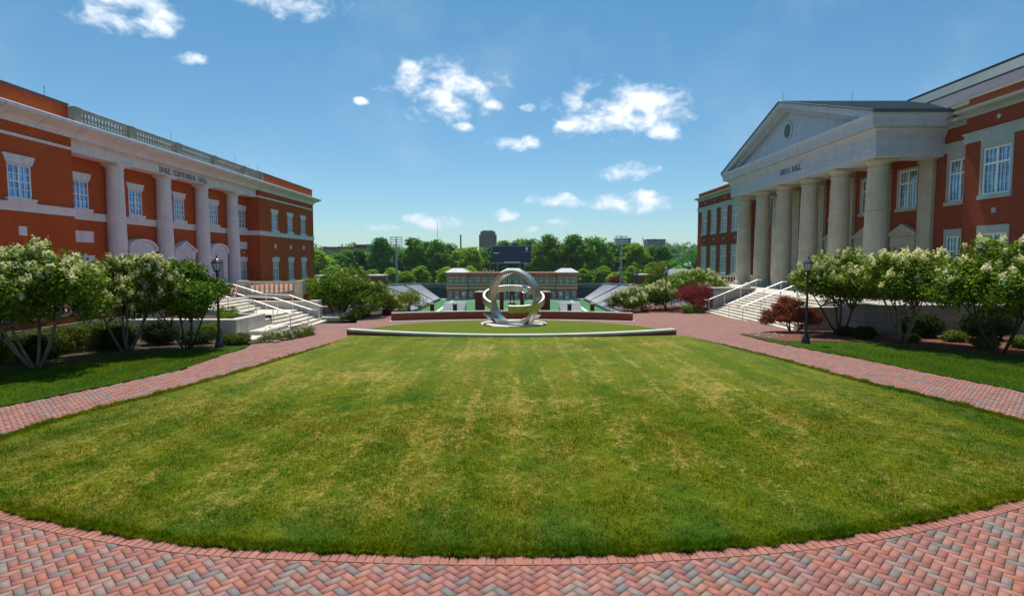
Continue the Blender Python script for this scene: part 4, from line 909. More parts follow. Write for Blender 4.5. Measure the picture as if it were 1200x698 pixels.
    # pilasters on the back wall
    for y in CYs:
        m=MB(); FR.bx(m,-.02,.22,y-.6,y+.6,1.1,9.3); FR.bx(m,-.02,.26,y-.66,y+.66,9.3,9.42); FR.bx(m,-.02,.22,y-.6,y+.6,9.42,9.7); FR.bx(m,-.02,.28,y-.7,y+.7,9.7,9.84); m.ob('pilaster',M['stoneR'],H)
    for y in CYs:
        m=MB(); column(m,(23.25,y),1.1,9.85,.70,.58,32); m.ob('column',M['stoneR'],H,smooth=True)
    # entablature: front beam and the two side returns, ceiling
    y0,y1=35.3,58.35
    m=MB(); z=9.85
    def band(d,a,b): m.box(22.3-d,24.2,y0-d,y1+d,a,b); m.box(24.2,26.5,y0-d,y0+1.5,a,b); m.box(24.2,26.5,y1-1.5,y1+d,a,b)
    band(0,9.85,10.12); band(.035,10.12,10.16); band(.012,10.16,10.40); band(.05,10.40,10.45); band(.02,10.45,10.98); band(.07,10.98,11.05)
    e=m.ob('entablature',M['stoneB'],H)
    m=MB(); m.box(24.2,26.5,y0+1.5,y1-1.5,10.3,10.4)
    for y in CYs[1:5]: m.box(24.2,26.5,y-.55,y+.55,9.87,10.3)
    m.ob('ceiling',M['cream'],H)
    m=MB(); pf=[(-.4,11.05),(.10,11.05),(.10,11.16),(.16,11.18),(.20,11.36),(.34,11.48),(.34,11.58),(.60,11.60),(.62,11.56),(.64,11.56),(.64,11.92),(.68,11.94),(.70,12.06),(.78,12.16),(.78,12.30),(-.4,12.30)]
    n=len(pf); path=[(26.5,y0,0,-1),(22.3,y0,-1,-1),(22.3,y1,-1,1),(26.5,y1,0,1)]; V=[]
    for X,Y,dx,dy in path: V+=[(X+dx*d,Y+dy*d,z) for d,z in pf]
    f=[(c*n+i,(c+1)*n+i,(c+1)*n+(i+1)%n,c*n+(i+1)%n) for c in range(3) for i in range(n)]; m.add(V,f); m.ob('cornice',M['stoneB'],H)
    letters('GRIGG HALL',FE,47.75,44.3,10.50,.42,.022,.05,e)
    # pediment
    yc=46.82; ya,yb=y0-.72,y1+.72; zr=16.25; zb=12.28
    hw=(yb-ya)/2; th=.62
    m=MB(); FE.fp(m,[(ya+.9,zb),(yb-.9,zb),(yc,zr-.62)],-.5,-.12); t=m.ob('tympanum',M['stoneB'],H)
    m=MB()
    for s in (-1,1):
        FE.fp(m,[(yc+s*hw,zb),(yc+s*hw,zb+.16),(yc,zr),(yc,zr-.42),(yc+s*(hw-1.1),zb+.001)],-.45,.72)
        FE.fp(m,[(yc+s*(hw-1.1),zb),(yc,zr-.40),(yc,zr-.75),(yc+s*(hw-2.0),zb+.002)],-.45,.28)
    m.ob('raking_cornice',M['stoneB'],H)
    # louvred round window in the pediment
    m=MB(); m.lathe([(.66,0),(.70,.04),(.66,.10),(.50,.10),(.46,.03)],(0,0,0),28); m.v=[(22.42-z,yc+x,13.95+y*1.15) for x,y,z in m.v]; oc=m.ob('round_window',M['stoneB'],t)
    m=MB(); m.lathe([(.47,0),(.47,.115)],(0,0,0),24); m.v=[(22.42-z,yc+x,13.95+y*1.15) for x,y,z in m.v]; m.ob('louvre',M['coping'],t)
    # portico roof
    m=MB()
    for s in (-1,1): m.add([(21.5,yc+s*(hw+.08),zb+.20),(21.5,yc,zr+.06),(33.5,yc,zr+.06),(33.5,yc+s*(hw+.08),zb+.20),(21.5,yc+s*(hw+.08),zb+.12),(21.5,yc,zr-.02),(33.5,yc,zr-.02),(33.5,yc+s*(hw+.08),zb+.12)],[(0,1,2,3),(7,6,5,4),(0,4,5,1),(0,3,7,4),(2,6,7,3),(1,5,6,2)])
    rf=m.ob('portico_roof',M['roofG'],H)
    for s in (-1,1): m=MB(); m.box(21.54,26.6,yc+s*(hw+.07),yc+s*(hw-.9),12.301,12.40); m.ob('eaves_fascia',M['stoneB'],rf)
    for s in (-1,1): m=MB(); m.box(21.5,30,yc+s*(hw+.07),yc+s*(hw+.17),12.33,12.50); m.ob('gutter',M['roofG'],rf)
    m=MB(); sl=(zr-zb-.14)/(hw+.08)
    for s in (-1,1):
        x=21.9
        while x<33: m.add([(x-.02,yc+s*hw,zb+.2+.02),(x+.02,yc+s*hw,zb+.2+.02),(x+.02,yc,zr+.07),(x-.02,yc,zr+.07),(x-.02,yc+s*hw,zb+.28),(x+.02,yc+s*hw,zb+.28),(x+.02,yc,zr+.12),(x-.02,yc,zr+.12)],[(0,1,2,3),(4,5,6,7),(0,4,7,3),(1,5,6,2),(0,1,5,4)]); x+=.45
    m.ob('seam',M['roofG'],rf)
    # main roof behind the parapets
    m=MB(); m.prism([(26.15,12.50),(31.0,15.12),(31.0,14.9),(26.4,12.3)],'y',14.3,78.2); r1=m.ob('roof',M['roofS'],H)
    m=MB(); y=14.6
    while y<46.5: 
        m.prism([(26.2,12.51),(31.0,15.13),(31.0,15.23),(26.2,12.64)],'y',y,y+.07); y+=.5
    m.ob('seam',M['roofS'],r1)
    m=MB(); m.prism([(30.6,15.02),(30.55,15.10),(31.15,15.98),(31.1,16.08),(33,16.40),(44,16.40),(44,15.0)],'y',14.3,45.6); m.ob('upper_roof',M['roofG'],H)
    m=MB(); m.prism([(25.98,12.40),(26.30,12.40),(26.35,12.58),(25.98,12.52)],'y',14.3,34.2); m.ob('gutter',M['cream'],H)
    m=MB(); m.add([(26.3,35.75,12.60),(26.3,35.3,12.62),(30.4,42.3,14.95),(30.4,42.75,14.95)],[(0,1,2,3)]); m.ob('flashing',M['white'],r1)
    for x,y,z in ((21.9,yc,zr),(27.5,yc,zr),(31.3,29.5,16.1)):
        m=MB(); m.tube([(x,y,z),(x,y,z+.75)],.018,5); m.ob('lightning_rod',M['mast'],H)
    # podium
    m=MB(); m.box(19.0,26.5,31.6,60.5,-2.2,1.06); m.box(17.6,26.4,28.2,31.6,-1.2,1.10); m.box(17.6,19,31.6,32.0,-1.2,1.08); pd=m.ob('podium',M['block'],H)
    m=MB(); m.box(18.95,26.48,31.65,60.4,1.06,1.1); m.ob('podium_floor',M['conc'],pd)
    m=MB(); m.box(17.52,26.3,28.12,31.7,1.10,1.28); m.ob('podium_cap',M['block'],pd)
    m=MB(); baluster_run(m,'y',25.0,58.9,61.4,1.1,1.95,.13,.3); baluster_run(m,'x',58.7,19.6,24.6,1.1,1.95,.13,.3); m.ob('porch_balustrade',M['stoneR'],pd)
right_hall()
def right_steps():
    S=empty('stone_staircase',(17,37.5,-.5),'broad flight of cream stone steps up to the right portico','steps')
    m=MB(); n=12; xb=15.2; z0=-.62; F=1.09
    for i in range(n): 
        zt=z0+(F-z0)*(i+1)/n; m.bbox(xb+i*.315,19.05,30.9-(.25 if i<2 else 0),44.3+(.3 if i<2 else 0),(-1.2 if i==0 else zt-.2),zt,.014)
    m.ob('flight',M['step'],S)
    m=MB(); m.bbox(15.9,19.0,44.35,45.6,-1.2,1.22,.03); m.box(15.75,16.45,44.25,45.75,-1.2,1.16); m.box(15.7,19.0,44.2,45.8,1.22,1.36); m.lathe([(.3,0),(.34,.1),(.2,.3),(.05,.42)],(18.6,45.0,1.36),12); m.ob('cheek_wall',M['block'],S)
    m=MB(); m.bbox(15.3,15.75,30.25,30.64,-1.0,.12,.02); m.box(15.75,19,30.3,30.64,-1.2,1.0); m.ob('cheek_wall',M['conc'],S)
    G='white steel handrails on the right steps'
    for y,lab in ((43.9,'far white handrail beside the block wall on the right steps'),(39.8,'middle white handrail on the right steps'),(37.4,'near white handrail on the right steps, closest to the copper maple')):
        handrail((15.2,y,z0+.14),(19.0,y,F),[0.02,.33,.66,.97],lab,G,ext=.3)
right_steps()

# ------------------------------------------------------------------ walls, sculpture
def curved_walls():
    def strip(pts,w0,w1,zb,zt):
        V=[];F=[];P=[np.array(p) for p in pts]
        for i,p in enumerate(P):
            t=P[min(i+1,len(P)-1)]-P[max(i-1,0)]; t/=np.linalg.norm(t); n=np.array((-t[1],t[0]))
            for o,z in ((w0,zb),(w0,zt),(w1,zt),(w1,zb)): q=p+n*o; V.append((q[0],q[1],z(p) ))
        for i in range(len(P)-1):
            for j in range(4): F.append((4*i+j,4*i+4+j,4*i+4+(j+1)%4,4*i+(j+1)%4))
        F.append((0,1,2,3)); F.append(tuple(4*(len(P)-1)+k for k in (3,2,1,0))); return V,F
    e=empty('low_wall',(0,27.2,-.2),'low curved brick wall with a white stone cap along the far lawn edge','wall')
    cz=lambda p:-.045+.15*(p[0]/8.2)**2
    m=MB(); m.add(*strip(WALL1,.02,.42,lambda p:g(p[1])-.25,lambda p:cz(p)-.1)); m.ob('wall_base',M['brickW'],e)
    m=MB(); m.add(*strip(WALL1,-.03,.47,lambda p:cz(p)-.1,cz)); m.ob('cap',M['capst'],e)
    e=empty('seat_wall',(0,37.5,-.45),'long curved red brick wall with grey cap behind the sculpture','wall')
    tz=lambda p:.13-.0*p[0]
    m=MB(); m.add(*strip(WALL2,.0,.4,lambda p:g(p[1])-.25,lambda p:tz(p)-.07)); m.ob('wall_base',M['brickW'],e)
    m=MB(); m.add(*strip(WALL2,-.04,.44,lambda p:tz(p)-.07,tz)); m.ob('cap',M['block'],e)
    m=MB(); m.add(*strip([(x,y-.55) for x,y in WALL2],.0,.5,lambda p:g(p[1])-.05,lambda p:g(p[1])+.045)); tag(m.ob('kerb',M['conc']),kind='structure')
curved_walls()
def band_ring(mb,c,R_,w,t,rot,a0=0,a1=360,n=72,wf=None):
    """ring of rectangular section: R_ outer radius, w axial width, t radial thickness"""
    V=[];F=[]; full=(a1-a0)>=359.9; N=n if full else n+1
    for i in range(N):
        a=R(a0+(a1-a0)*i/n); k=wf(i/n) if wf else 1.
        for r,z in ((R_,-w*k/2),(R_+.02,0),(R_,w*k/2),(R_-t,w*k/2),(R_-t,-w*k/2)):
            V.append(tuple(c+rot@Vector((r*math.cos(a),r*math.sin(a),z))))
    for i in range(N if full else N-1):
        j=(i+1)%N
        for q in range(5): F.append((5*i+q,5*j+q,5*j+(q+1)%5,5*i+(q+1)%5))
    if not full: F.append((0,1,2,3,4)); F.append(tuple(5*(N-1)+k for k in (4,3,2,1,0)))
    mb.add(V,F)
def sculpture():
    e=empty('ring_sculpture',(.1,34.2,-.32),'brushed steel sculpture of interlocking rings with a polished ball on the far lawn','sculpture')
    c=Vector((.12,34.2,1.22))
    m=MB(); r=(Matrix.Rotation(R(-32),3,'Z')@Matrix.Rotation(R(90),3,'X')); band_ring(m,c,1.70,.64,.20,r); m.ob('upright_ring',M['steel'],e,smooth=True)
    m=MB(); r2=Matrix.Rotation(R(17),3,'X')@Matrix.Rotation(R(2),3,'Y'); band_ring(m,c+Vector((-.02,0,.0)),1.86,.46,.12,r2,a0=-100,a1=222,wf=lambda t:.85+.12*(1-t)**2); m.ob('level_ring',M['steel'],e,smooth=True)
    m=MB(); m.add([(-1.75,34.3,.30),(-.9,34.0,-.28),(-.4,34.5,-.28),(-1.1,34.7,.12),(-1.75,34.4,.2),(-.9,34.1,-.36),(-.4,34.6,-.36)],[(0,1,2,3),(0,1,5,4),(1,2,6,5),(3,2,6),(0,3,4),(4,3,6,5)]); m.ob('base_blade',M['steel'],e)
    m=MB(); m.add([(1.75,34.3,.24),(1.0,34.0,-.28),(.6,34.5,-.28),(1.2,34.7,.1),(1.75,34.4,.12),(1.0,34.1,-.36),(.6,34.6,-.36)],[(0,1,2,3),(0,1,5,4),(1,2,6,5),(3,2,6),(0,3,4),(4,3,6,5)]); m.ob('base_blade',M['steel'],e)
    m=MB(); m.prism([(-.85,-.36),(.65,-.36),(1.05,.12),(.5,-.10),(-.2,-.14),(-1.15,.08)],'y',33.85,34.4); m.ob('base_block',M['steel'],e)
    m=MB(); m.lathe([(2.0,-.4),(2.0,-.29),(1.96,-.27)],(.1,34.2,0),56); m.ob('plinth',M['conc'],e)
    m=MB(); rr=.24; m.lathe([(max(.002,rr*math.sin(R(a))),-rr*math.cos(R(a))) for a in range(0,181,9)],(.74,33.9,1.78),28); m.ob('ball',M['chrome'],e,smooth=True)
    m=MB(); m.tube([(.74,33.9,1.58),(.7,34.1,1.2)],.03,6); m.ob('ball_stem',M['steel'],e)
sculpture()
def miner_statue():
    e=empty('statue',(.0,49.0,-1.0),'small dark bronze statue of a man seen through the steel rings','statue')
    m=MB(); m.box(-.45,.45,48.6,49.4,-1.1,-.75); m.bbox(-.35,.35,48.7,49.3,-.75,-.1,.03); m.ob('plinth',M['block'],e)
    # one continuous body grown with a skin modifier
    J=[(0,0,.95),(0,0,1.25),(0,.0,1.48),(0,-.02,1.60),(0,-.03,1.76),(.11,0,.9),(.16,-.12,.5),(.18,-.02,.08),(.18,-.16,.03),(-.11,0,.9),(-.14,.08,.5),(-.16,.16,.08),(-.16,.02,.03),(.22,0,1.45),(.36,-.08,1.2),(.22,-.3,1.1),(-.22,0,1.45),(-.38,-.02,1.2),(-.42,-.22,1.05)]
    Rr=[.15,.15,.16,.06,.12,.10,.075,.055,.045,.10,.075,.055,.045,.075,.055,.04,.075,.055,.04]
    E=[(0,1),(1,2),(2,3),(3,4),(0,5),(5,6),(6,7),(7,8),(0,9),(9,10),(10,11),(11,12),(2,13),(13,14),(14,15),(2,16),(16,17),(17,18)]
    me=bpy.data.meshes.new('body'); me.from_pydata([(x*.95,y*.95,z*.95+.9) for x,y,z in J],E,[]); o=link('body',me,M['black'],e)
    sk=o.modifiers.new('skin','SKIN'); sl=me.skin_vertices[0].data
    for i,r in enumerate(Rr): sl[i].radius=(r,r)
    sl[0].use_root=True; o.modifiers.new('sub','SUBSURF').levels=1; o.modifiers['sub'].render_levels=1
    m=MB(); m.lathe([(.2,0),(.21,.02),(.12,.04),(.11,.14),(.04,.16)],(0,48.97,-1.0+.9+1.78),12); m.ob('hat',M['black'],e)
    m=MB(); m.tube([(.2,48.7,.85),(-.42,48.75,1.15)],.025,6); m.tube([(-.5,48.6,.95),(-.45,48.75,1.2),(-.3,48.85,1.38)],.03,6); m.ob('pickaxe',M['black'],e)
miner_statue()

# ------------------------------------------------------------------ lamps, piers
def lamps():
    e=empty('street_lamp',(0,0,0),'lamp','street lamp','black lantern lamp posts')
    m=MB(); m.lathe([(.20,0),(.20,.06),(.17,.1),(.16,.22),(.11,.34),(.075,.42),(.07,.5),(.055,.56)],(0,0,0),12); m.ob('base',M['black'],e)
    m=MB(); m.lathe([(.052,.5),(.05,1.2),(.06,1.24),(.05,1.28),(.045,2.2),(.04,2.95),(.06,3.0),(.04,3.04),(.05,3.1)],(0,0,0),10); m.ob('pole',M['black'],e)
    m=MB(); m.lathe([(.05,3.08),(.11,3.14),(.12,3.17),(.1,3.18)],(0,0,0),8)
    for k in range(8):
        a=k*math.pi/4; m.tube([(.11*math.cos(a),.11*math.sin(a),3.16),(.185*math.cos(a),.185*math.sin(a),3.47)],.01,4)
    m.lathe([(.21,3.46),(.22,3.49),(.16,3.56),(.10,3.62),(.05,3.65),(.02,3.70),(.03,3.74),(.004,3.82)],(0,0,0),8); m.ob('lantern',M['black'],e)
    m=MB(); m.lathe([(.10,3.175),(.175,3.465)],(0,0,0),8); m.ob('lamp_glass',M['lampg'],e)
    spots=[(12.72,24.4,-.11,'black lantern lamp post on the grass before the right trees'),
     (-11.95,23.0,-.08,'black lantern lamp post before the left steps beside the plain green tree'),
     (12.55,46.2,-.7,'black lamp post at the shrubs right of the lawn, left of the purple maple'),
     (-14.6,54.5,-1.25,'black lamp post rising behind the olive tree at the left corner'),
     (-15.0,68.,-2.2,'thin lamp post in front of the left grandstand, right of the olive tree'),
     (13.4,61.,-1.3,'thin lamp post in front of the right grandstand, left of the slim lime tree'),
     (-18.5,88,-4.9,'distant lamp post standing before the middle of the left grandstand'),
     (18.2,86,-4.6,'distant lamp post directly above the low flowered shrub on the right'),
     (-19.3,105,-6.9,'small distant lamp post near the inner edge of the left grandstand'),
     (18.2,102,-6.6,'small distant lamp post near the inner edge of the right grandstand'),
     (-19.8,121,-9.8,'smallest lamp post, lower left of the field by a brick pier')]
    for i,(x,y,z,l) in enumerate(spots):
        o=e if i==0 else copy_tree(e); o.location=(x,y,z); o['label']=l; o.rotation_euler=(0,0,i*.4)
lamps()
def piers():
    def pier(x,y,w,zt,zb,lab,grp,post=False):
        e=empty('brick_pier',(x,y,zb),lab,'brick pier',grp); m=MB(); m.box(x-w/2,x+w/2,y-w/2,y+w/2,zb-.4,zt-.12); m.ob('shaft',M['brickW'],e)
        m=MB(); m.box(x-w/2-.05,x+w/2+.05,y-w/2-.05,y+w/2+.05,zt-.12,zt-.02); m.add([(x-w/2,y-w/2,zt-.02),(x+w/2,y-w/2,zt-.02),(x+w/2,y+w/2,zt-.02),(x-w/2,y+w/2,zt-.02),(x,y,zt+.06)],[(0,1,4),(1,2,4),(2,3,4),(3,0,4)]); m.ob('cap',M['block'],e)
    pier(-2.83,50,.82,.78,-.9,'broad red brick pier left of the sculpture','brick piers behind the curved wall'); pier(2.93,50,.82,.78,-.9,'broad red brick pier right of the sculpture','brick piers behind the curved wall')
    pier(-.92,50.5,.36,.82,-.9,'slim brick pier seen through the rings left of the statue','brick piers behind the curved wall'); pier(.9,50.5,.36,.82,-.9,'slim brick pier seen through the rings right of the statue','brick piers behind the curved wall')
    for x,l in ((-8.75,'short brick pier at the far left of the field edge'),(-6.25,'short brick pier left of the field between the lamp and broad pier'),(6.3,'short brick pier right of the field next to the broad pier'),(8.8,'short brick pier at the far right of the field edge'),(-11.4,'short brick pier at the left grandstand foot')):
        pier(x,62,.42,-1.2,-2.4,l,'short brick piers at the field edge')
piers()

# ------------------------------------------------------------------ stadium
def stadium():
    def flat(name,poly,z,mat): m=MB(); m.add([(x,y,z) for x,y in poly],[tuple(range(len(poly)))]); return tag(m.ob(name,M[mat]),kind='structure')
    flat('playing_field',[(-34,140),(34,140),(34,229),(-34,229)],-11.75,'field')
    m=MB()
    for x in (-22.5,22.5): m.box(x-.5,x+.5,145,214,-11.76,-11.74)
    for y in range(150,214,9): m.box(-22,22,y-.15,y+.15,-11.76,-11.738)
    m.box(-23,23,214,215.2,-11.76,-11.741); tag(m.ob('field_lines',M['line']),kind='structure')
    m=MB(); m.box(-27,27,216.5,219.8,-11.8,-11.55); tag(m.ob('walkway',M['aisle']),kind='structure')
    # grandstands
    for s,lab in ((-1,'grey metal grandstand left of the playing field'),(1,'grey metal grandstand right of the playing field')):
        e=empty('grandstand',(s*40,160,-12),lab,'grandstand','two grandstands beside the field')
        n=26; m=MB(); ib=np.array([(27.5,217.),(29.5,118.)]); tb=np.array([(35.,219.),(64.,125.)])
        def L(t,k): p=ib[k]*(1-t)+tb[k]*t; return p
        ZT=(-6.2,-4.6)
        def zz(t,k): return -11.4+(ZT[k]+11.4)*t
        for i in range(n):
            t0,t1=i/n,(i+1)/n; a,b,c,d=L(t0,0),L(t0,1),L(t1,1),L(t1,0)
            m.add([(s*a[0],a[1],zz(t0,0)),(s*b[0],b[1],zz(t0,1)),(s*b[0],b[1],zz(t1,1)),(s*a[0],a[1],zz(t1,0)),(s*c[0],c[1],zz(t1,1)),(s*d[0],d[1],zz(t1,0))],[(0,1,2,3),(3,2,4,5)])
        m.add([(s*27.5,217,-12.2),(s*35,219,-12.2),(s*35,219,-6.2),(s*27.5,217,-11.4)],[(0,1,2,3)])
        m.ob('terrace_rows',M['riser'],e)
        bm=MB()
        for i in range(n):
            t=(i+.55)/n; a=L(t,0); b=L(t,1); K=7; z0,z1=zz((i+1)/n,0)+.42,zz((i+1)/n,1)+.42
            for k in range(K):
                u0=(k+.06)/K; u1=(k+.94)/K; p=a*(1-u0)+b*u0; q=a*(1-u1)+b*u1; za=z0*(1-u0)+z1*u0; zb=z0*(1-u1)+z1*u1
                bm.add([(s*(p[0]-.12),p[1],za),(s*(q[0]-.12),q[1],zb),(s*(q[0]+.35),q[1],zb),(s*(p[0]+.35),p[1],za),(s*(p[0]-.12),p[1],za-.2),(s*(q[0]-.12),q[1],zb-.2)],[(0,1,2,3),(0,1,5,4)])
        o=bm.ob('seat_rows',M['seat'],e)
        m=MB(); 
        for k in range(18):
            u=k/17; p=L(1.,0)*(1-u)+L(1.,1)*u; zq=ZT[0]*(1-u)+ZT[1]*u; m.tube([(s*p[0],p[1],zq),(s*p[0],p[1],zq+1.)],.05,4)
        m.tube([(s*35,219,-5.2),(s*64,125,-3.6)],.05,4); m.ob('rear_railing',M['mast'],e)
    # low end bleachers
    for s,lab in ((-1,'pale low bleacher just over the brick wall, left of the sculpture'),(1,'pale low bleacher just over the brick wall, right of the sculpture')):
        e=empty('bleacher',(s*11,95,-6),lab,'bleacher','end bleachers'); m=MB()
        for i in range(6): m.box(s*(9.8 if s<0 else 10.0)-1.9,s*(9.8)+1.9,92+i*1.1,93.1+i*1.1,-7.5,-5.15+i*.28-.1)
        m.ob('terrace_rows',M['aisle'],e)
        m=MB()
        for i in range(6): m.box(s*9.8-1.8,s*9.8+1.8,92.3+i*1.1,92.8+i*1.1,-5.15+i*.28,-5.05+i*.28)
        m.ob('bench_rows',M['roofW'],e)
    # retaining wall and road beyond
    e=empty('retaining_wall',(0,234,-12),'dark blue-grey retaining wall behind the brick field house','wall')
    m=MB(); m.box(-62,62,233,234,-12.5,-7.6); m.ob('wall_face',M['slate'],e); m=MB(); m.box(-62,62,232.8,234.2,-7.6,-6.0); m.ob('wall_band',M['slate2'],e)
    m=MB(); m.add([(-130,250,-8.6),(140,250,-8.6),(140,268,-7.9),(-130,268,-7.9)],[(0,1,2,3)]); tag(m.ob('road',M['road']),kind='structure')
stadium()
def field_house():
    Y=220.; H=empty('field_house',(0,226,-12),'two-storey red brick field house across the end of the playing field','building')
    F=Y/665.
    def X(px): return (px-600)*F
    def Z(py): return onY(py,Y)
    def onY(py,Y):
        b=-(py-349)/665.; T=math.atan(44/665.); ry=math.cos(T)+b*math.sin(T); rz=-math.sin(T)+b*math.cos(T); return 3.5+Y/ry*rz
    zb,z1,zt=Z(351.5),Z(337),Z(319)
    S=SF(-1,0)  # unused
    def front(px0,px1,za,zb_,y,wins):   # wall facing -Y with openings
        mb=MB(); ops=wins; xs=sorted({px0,px1}|{o[0] for o in ops}|{o[1] for o in ops}); zs=sorted({za,zb_}|{o[2] for o in ops}|{o[3] for o in ops})
        for a,b in zip(xs,xs[1:]):
            for c,d in zip(zs,zs[1:]):
                if any(o[0]<=a+1e-6 and b<=o[1]+1e-6 and o[2]<=c+1e-6 and d<=o[3]+1e-6 for o in ops): continue
                mb.add([(a,y,c),(b,y,c),(b,y,d),(a,y,d)],[(0,1,2,3)])
        return mb
    blocks=[(X(523.5),X(547.5),219.6,3,[527.5,537,544.0],[2.6,3.4,2.8]),(X(547.5),X(588),220.8,5,None,None),(X(588),X(615),219.4,4,None,None),(X(615),X(653),220.8,5,None,None),(X(653),X(676.5),219.6,3,[656.5,663,671.5],[2.8,3.4,2.6])]
    for bi,(xa,xb,y,n,cs,_) in enumerate(blocks):
        cen=[xa+(xb-xa)*(i+.5)/n for i in range(n)]; ww=(xb-xa)/n*.34
        if bi==2: wu=[(c-ww,c+ww,Z(337),Z(322.5)) for c in cen]
        else: wu=[(c-ww,c+ww,Z(333),Z(325)) for c in cen]
        wl=[(c-ww*.8,c+ww*.8,Z(349.5),Z(341.5)) for c in cen]
        mb=front(xa,xb,-12.5,zt,y,wu+wl)
        for xx in (xa,xb): mb.add([(xx,y,-12.5),(xx,232,-12.5),(xx,232,zt),(xx,y,zt)],[(0,1,2,3)])
        mb.add([(xa,y,zt),(xb,y,zt),(xb,232,zt),(xa,232,zt)],[(0,1,2,3)]); mb.ob('wall',M['brickF'],H)
        m=MB(); m.box(xa-.15,xb+.15,y-.15,y+.1,Z(338),Z(336.4)); m.box(xa-.1,xb+.1,y-.1,y+.1,Z(334),Z(333.1)); m.box(xa-.3,xb+.3,y-.3,y+.1,zt-.35,zt); m.ob('stone_band',M['cream'],H)
        for (a,b,c,d),up in [(q,1) for q in wu]+[(q,0) for q in wl]:
            m=MB(); 
            for p in (a,(a+b)/2-.06,b-.12): m.box(p,p+.12,y+.1,y+.2,c,d)
            m.box(a,b,y+.1,y+.2,(c+d)/2-.06,(c+d)/2+.06); m.box(a,b,y+.1,y+.2,d-.14,d)
            o=m.ob('window',M['white'],H); m=MB(); m.box(a,b,y+.22,y+.3,c,d); m.ob('pane',M['glassR'],o)
    for xa,xb,ya in ((X(523.5)-.6,X(547.5)+.6,219),(X(586),X(616),218.8),(X(653)-.6,X(676.5)+.6,219)):
        m=MB(); xm=(xa+xb)/2; z=zt+.02; h=1.5; i=2.6
        m.add([(xa,ya,z),(xb,ya,z),(xb,ya+11,z),(xa,ya+11,z),(xa+i,ya+i,z+h),(xb-i,ya+i,z+h),(xb-i,ya+8,z+h),(xa+i,ya+8,z+h)],[(0,1,5,4),(1,2,6,5),(2,3,7,6),(3,0,4,7),(4,5,6,7)]); m.ob('roof',M['roofP'],H)
    for px in (566,570,574,578): m=MB(); m.tube([(X(px),223,zt),(X(px),223,zt+1.0)],.25,6); m.ob('roof_vent',M['roofW'],H)
    # lower plinth wing
    m=MB(); m.box(X(521.5),X(547),218.9,219.59,-12.5,Z(337.5)-.5) if False else m.box(X(517),X(683),217.4,218.2,-11.9,-11.35); m.ob('plinth',M['white'],H)
field_house()
def P(px,py,Y):
    T=math.atan(44/665.); b=-(py-349)/665.; ry=math.cos(T)+b*math.sin(T); rz=-math.sin(T)+b*math.cos(T); t=Y/ry; return Vector(((px-600)/665.*t,Y,3.5+t*rz))
def scoreboard():
    Y=246.; e=empty('scoreboard',(0,Y,-8),'dark navy scoreboard on two pale posts behind the field house','scoreboard')
    a=P(576.8,307.5,Y); b=P(622.3,288.5,Y)
    m=MB(); m.box(a.x,b.x,Y,Y+1.2,a.z,b.z); m.ob('screen',M['navy'],e)
    m=MB(); m.box(a.x-.3,b.x+.3,Y-.1,Y+1.3,a.z-.35,a.z); m.box(a.x-.25,b.x+.25,Y-.1,Y+1.3,b.z,b.z+.25); m.ob('frame',M['mast'],e)
    for px in (583,615): 
        q=P(px,308,Y); m=MB(); m.box(q.x-.35,q.x+.35,Y+.2,Y+.9,-8.3,a.z-.35); m.ob('post',M['slate2'],e)
    for px,w in ((593.5,1.2),(604,1.5)):
        q=P(px,286,Y); m=MB(); m.prism([(q.x-w,b.z+.25),(q.x+w,b.z+.25),(q.x+w*.8,b.z+1.3),(q.x-w*.7,b.z+1.3)],'y',Y+.2,Y+1.0); m.ob('speaker_box',M['navy'],e)
    q=P(603.5,282.5,Y); m=MB(); m.lathe([(.3,0),(1.0,.3),(1.15,.9),(.8,1.6),(.2,1.9)],(q.x,Y+.6,q.z-1.3),12); m.ob('round_horn',M['mast'],e)
    m=MB(); a2=P(578,297,Y); b2=P(585,296,Y); m.box(a2.x,b2.x,Y-.03,Y,a2.z,b2.z); q=P(617.2,291.2,Y); m.lathe([(.05,0),(.5,0),(.5,.03)],(0,0,0),12); m.v=m.v[:-36]+[(q.x+x,Y-z-.001,q.z+y*1.3) for x,y,z in m.v[-36:]]
    q2=P(617.2,294.5,Y); m.box(q2.x-1.0,q2.x+1.0,Y-.03,Y,q2.z-.06,q2.z+.06)
    rs=random.Random(4); x=P(590,0,Y).x; xe=P(609.5,0,Y).x; z=a.z+.05
    while x<xe: w=rs.choice((.28,.36,.42)); m.box(x,x+w,Y-.12,Y-.1,z-.3,z+.35); x+=w+.12
    m.ob('marking',M['white'],e)
scoreboard()
def light_tower(px,yt,yb,Y,label):
    b=P(px,yb,Y); t=P(px,yt,Y); e=empty('light_tower',(b.x,Y,b.z),label,'light tower','stadium light towers')
    m=MB(); m.tube([(b.x,Y,b.z-2),(b.x,Y,t.z)],[.5,.28],10); m.ob('pole',M['mast'],e)
    w=2.6; h=3.2; m=MB()
    for k in range(4): z=t.z-.2-k*h/3.4; m.box(b.x-w,b.x+w,Y-.08,Y+.08,z-.07,z+.07)
    for k in (-1,0,1): m.box(b.x+k*w*.8-.06,b.x+k*w*.8+.06,Y-.1,Y+.1,t.z-h,t.z)
    m.ob('rack',M['mast'],e)
    for k in range(4):
        for j in range(7):
            x=b.x-w+.35+j*(2*w-.7)/6; z=t.z-.2-k*h/3.4; m=MB(); m.lathe([(.12,0),(.27,.3),(.29,.34)],(0,0,0),8); m.v=[(x+a,Y-.1-c,z+d) for a,d,c in m.v]; m.ob('floodlight',M['roofW'],e)
light_tower(465,277.5,334,225,'tall stadium light tower rising above the left grandstand')
light_tower(727.5,276.5,331,232,'tall stadium light tower rising above the right grandstand')
